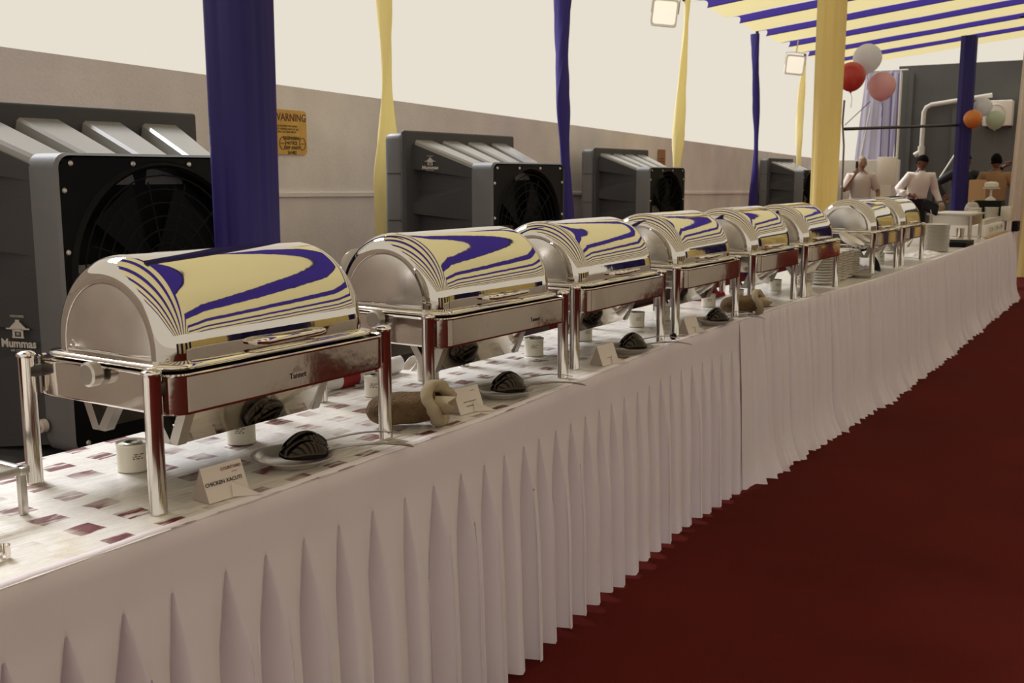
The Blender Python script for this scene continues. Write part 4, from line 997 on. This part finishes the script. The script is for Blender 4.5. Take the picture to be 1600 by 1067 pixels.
# ---------------------------------------------------------------- people
def skin_bm(pts, edges, rad, sub=1):
    me = bpy.data.meshes.new('tmp'); me.from_pydata(pts, edges, []); o = bpy.data.objects.new('tmp', me); COL.objects.link(o)
    md = o.modifiers.new('s', 'SKIN'); md.use_smooth_shade = True
    for i, v in enumerate(me.skin_vertices[0].data):
        r = rad[i]; v.radius = r if isinstance(r, tuple) else (r, r); v.use_root = i == 0
    s2 = o.modifiers.new('u', 'SUBSURF'); s2.levels = sub; s2.render_levels = sub
    dg = bpy.context.evaluated_depsgraph_get(); dg.update(); m2 = bpy.data.meshes.new_from_object(o.evaluated_get(dg))
    bm = bmesh.new(); bm.from_mesh(m2); bpy.data.objects.remove(o); bpy.data.meshes.remove(me); bpy.data.meshes.remove(m2); return bm
def person(label, loc, rz, arms, headdir=(0, -1, 0), skin='skin', shirt='tee', hair='hair', long=False, H=1.68, lean=(0, 0), bald=False, untuck=False):
    k = H / 1.68; t = empty('person', label, 'person', loc, rz); t.scale = (k, k, k)
    lx, ly = lean
    J = dict(pel=(0, 0, .93), wai=(lx * .3, ly * .3, 1.08), che=(lx * .8, ly * .8, 1.28), upc=(lx, ly, 1.37), nec=(lx, ly, 1.45), hd=(lx * 1.05, ly * 1.05, 1.52))
    for s, n in ((-1, 'l'), (1, 'r')):
        J['sh' + n] = (lx + s * .17, ly, 1.375); J['el' + n], J['wr' + n] = arms[n]
        J['hp' + n] = (s * .085, 0, .88); J['kn' + n] = (s * .10, -.02, .48); J['an' + n] = (s * .10, .02, .08); J['to' + n] = (s * .12, -.14, .035)
    names = list(J); idx = {n: i for i, n in enumerate(names)}; pts = [J[n] for n in names]
    ed = [('pel', 'wai'), ('wai', 'che'), ('che', 'upc'), ('upc', 'nec'), ('nec', 'hd')]
    for n in 'lr': ed += [('upc', 'sh' + n), ('sh' + n, 'el' + n), ('el' + n, 'wr' + n), ('pel', 'hp' + n), ('hp' + n, 'kn' + n), ('kn' + n, 'an' + n), ('an' + n, 'to' + n)]
    ed = [(idx[a], idx[b]) for a, b in ed]
    rd = dict(pel=.09, wai=.08, che=.095, upc=.07, nec=.050, hd=.052)
    for n in 'lr': rd.update({'sh' + n: .05, 'el' + n: .04, 'wr' + n: .027, 'hp' + n: .085, 'kn' + n: .055, 'an' + n: .038, 'to' + n: .03})
    rad = [rd[n] for n in names]
    for n in 'lr':   # palm, four fingers, thumb
        w = Vector(J['wr' + n]); e = Vector(J['el' + n]); d = (w - e).normalized(); s_ = d.cross(Vector((0, 1, 0))); s_ = s_.normalized() if s_.length > .1 else Vector((1, 0, 0)); nn = d.cross(s_)
        pi = len(pts); pts.append(tuple(w + d * .06)); rad.append(.028); ed.append((idx['wr' + n], pi))
        for q in range(4):
            a = len(pts); base = w + d * .085 + s_ * (q - 1.5) * .019; ln = (.05, .06, .062, .045)[q]
            pts.append(tuple(base)); rad.append(.010); ed.append((pi, a)); pts.append(tuple(base + d * ln * .6 + nn * .008)); rad.append(.009); ed.append((a, a + 1)); pts.append(tuple(base + d * ln + nn * .022)); rad.append(.007); ed.append((a + 1, a + 2))
        a = len(pts); pts.append(tuple(w + d * .035 + s_ * .035)); rad.append(.012); ed.append((pi, a)); pts.append(tuple(w + d * .07 + s_ * .052 + nn * .01)); rad.append(.009); ed.append((a, a + 1))
    bm = skin_bm(pts, ed, rad)
    # head with brow, nose, chin, ears, in the same surface object
    f = Vector(headdir).normalized(); q = f.to_track_quat('-Y', 'Z').to_matrix().to_4x4(); hc = Vector(J['hd']) + Vector((0, 0, .075)) + f * .012
    r = bmesh.ops.create_uvsphere(bm, u_segments=24, v_segments=18, radius=1)
    for v in r['verts']:
        c = v.co.copy(); x, y_, z = c; wd = .074 * (1 - .25 * max(0, -z)); p = Vector((x * wd, y_ * .094, z * .115))
        if y_ < -.5 and abs(x) < .22 and -.35 < z < .12: p.y -= .016 * (1 - abs(x) / .22) * (1 - abs(z + .2) / .4)
        if y_ < -.6 and .15 < abs(x) < .5 and .0 < z < .25: p.y += .006
        if y_ < -.4 and z < -.75: p.y -= .012
        v.co = Matrix.Translation(hc) @ q @ p
    for s in (-1, 1):
        r = bmesh.ops.create_uvsphere(bm, u_segments=10, v_segments=8, radius=1)
        for v in r['verts']: v.co = Matrix.Translation(hc) @ q @ Vector((s * .075 + v.co.x * .009, .008 + v.co.y * .018, -.005 + v.co.z * .03))
    finish(bm, 'body', skin, t, ang=80)
    for s in (-1, 1):
        bm = bmesh.new(); bmesh.ops.create_uvsphere(bm, u_segments=8, v_segments=6, radius=.009)
        for v in bm.verts: v.co = Matrix.Translation(hc) @ q @ (v.co + Vector((s * .028, -.083, .012)))
        finish(bm, 'eye', 'ink', t)
    bm = bmesh.new(); box(bm, (-.022, -.094, -.056), (.022, -.084, -.048), .003)
    for v in bm.verts: v.co = Matrix.Translation(hc) @ q @ v.co
    finish(bm, 'mouth', 'inkred', t)
    bm = bmesh.new(); bmesh.ops.create_uvsphere(bm, u_segments=28, v_segments=20, radius=1)
    dl = [v for v in bm.verts if (v.co.z < (.30 if v.co.y < -.2 else -.35) + (.25 if bald else 0))]; bmesh.ops.delete(bm, geom=dl, context='VERTS')
    for v in bm.verts:
        nn = 1 + (.10 if not bald else .02) * (.6 + .4 * noise.noise(v.co * 5)); v.co = Matrix.Translation(hc) @ q @ Vector((v.co.x * .078 * nn, v.co.y * .099 * nn, v.co.z * .119 * nn))
    finish(bm, 'hair', hair, t, ang=80)
    # shirt
    bm = bmesh.new(); rings = []
    for z, rx, ry in ((.86 if untuck else 1.0, .160, .118), (1.02, .165, .122), (1.08, .160, .118), (1.20, .172, .128), (1.30, .185, .122), (1.365, .185, .105), (1.41, .135, .085), (1.435, .075, .066), (1.455, .062, .06)):
        f_ = max(0, min(1, (z - .93) / .44)); cx, cy = lx * f_, ly * f_
        rings.append([(cx + rx * math.cos(q_ * math.pi / 16), cy + ry * math.sin(q_ * math.pi / 16), z) for q_ in range(32)])
    loft(bm, rings, capb=False)
    for n in 'lr':
        s_, e_, w_ = Vector(J['sh' + n]), Vector(J['el' + n]), Vector(J['wr' + n]); i_ = s_ + (Vector((lx, ly, 1.33)) - s_) * .35
        if long: tube(bm, [i_, s_, s_.lerp(e_, .5), e_ + (s_ - e_) * .06, e_ + (w_ - e_) * .08, e_.lerp(w_, .5), e_.lerp(w_, .9)], [.075, .078, .066, .060, .058, .05, .04], 14)
        else: tube(bm, [i_, s_, s_.lerp(e_, .4), s_.lerp(e_, .82)], [.075, .080, .072, .070], 14)
    for v in bm.verts: v.co += Vector((noise.noise(v.co * 11), noise.noise(v.co * 11 + Vector((5, 0, 0))), 0)) * .014
    finish(bm, 'shirt', shirt, t, ang=80)
    # trousers
    P_ = [(0, 0, 1.05), (0, 0, .92)]; e2 = [(0, 1)]; r2 = [(.16, .14), (.165, .15)]
    for n in 'lr': b0 = len(P_); P_ += [J['hp' + n], J['kn' + n], (J['an' + n][0], J['an' + n][1], .1)]; r2 += [.1, .075, .062]; e2 += [(1, b0), (b0, b0 + 1), (b0 + 1, b0 + 2)]
    bm = skin_bm(P_, e2, r2, 2); finish(bm, 'trousers', 'trouser', t, ang=80)
    for n in 'lr':
        x, y_, z = J['an' + n]; bm = bmesh.new(); box(bm, (x - .045, y_ - .20, .0), (x + .045, y_ + .06, .085), .03, 3); finish(bm, 'shoe', 'blackm', t)
    return t
p = person('bald man in a pale grey shirt holding a phone to his face', (-4.40, 17.35, 0), R(12), dict(l=((-.27, -.07, 1.13), (-.10, -.17, 1.40)), r=((.28, .04, 1.13), (.27, -.04, .90))), headdir=(.25, -1, -.1), skin='skin2', shirt='tee', hair='greyhair', bald=True, untuck=True, H=1.61)
bm = bmesh.new(); box(bm, (-4.44, 17.13, 1.44), (-4.40, 17.15, 1.56), .006); tag(finish(bm, 'mobile_phone', 'ink'), 'dark phone held at the face of the bald man', 'phone')
p = person('dark-haired man in a white long-sleeved shirt looking down', (-3.66, 17.85, 0), R(24), dict(l=((-.30, -.04, 1.14), (-.12, -.20, 1.06)), r=((.30, -.02, 1.14), (.36, -.14, .93))), headdir=(.75, -1, -.45), skin='skin', shirt='wshirt', long=True, lean=(.05, -.07), H=1.63)
bm = bmesh.new(); rings = []
for i in range(8):
    u = i / 7; w = .04 + .10 * u; rings.append([(-3.80 - .10 * u + w * math.cos(a * math.pi / 6) * 1.1, 17.62 + .4 * w * math.sin(a * math.pi / 6), 1.10 - .26 * u + .01 * math.sin(a * 2)) for a in range(12)])
loft(bm, rings); tag(finish(bm, 'white_cloth', 'wshirt', ang=80), 'white cloth hanging from the forearm of the man in white', 'cloth')
bm = bmesh.new(); rings = []
for i in range(8):
    u = i / 7; w = .03 + .04 * u + .02 * math.sin(u * 6); rings.append([(-3.24 + w * math.cos(a * math.pi / 6), 17.72 + .6 * w * math.sin(a * math.pi / 6), .92 - .26 * u) for a in range(12)])
loft(bm, rings); tag(finish(bm, 'carrier_bag', 'cuff', ang=80), 'small cream bag hanging from the hand of the man in white', 'bag')
p = person('man in a black shirt reaching out behind the slim blue column', (-3.12, 18.8, 0), R(10), dict(l=((-.42, -.02, 1.22), (-.27, -.10, 1.02)), r=((.36, -.05, 1.35), (.60, -.08, 1.50))), headdir=(1, -.4, -.1), skin='skin', shirt='bshirt', long=True, H=1.66)
p = person('man in a tan shirt standing with his back to the camera', (-2.44, 17.4, 0), R(188), dict(l=((-.34, -.02, 1.12), (-.24, -.14, .92)), r=((.27, -.06, 1.12), (.12, -.24, 1.08))), headdir=(.3, -1, -.1), skin='skin', shirt='tan', H=1.63)
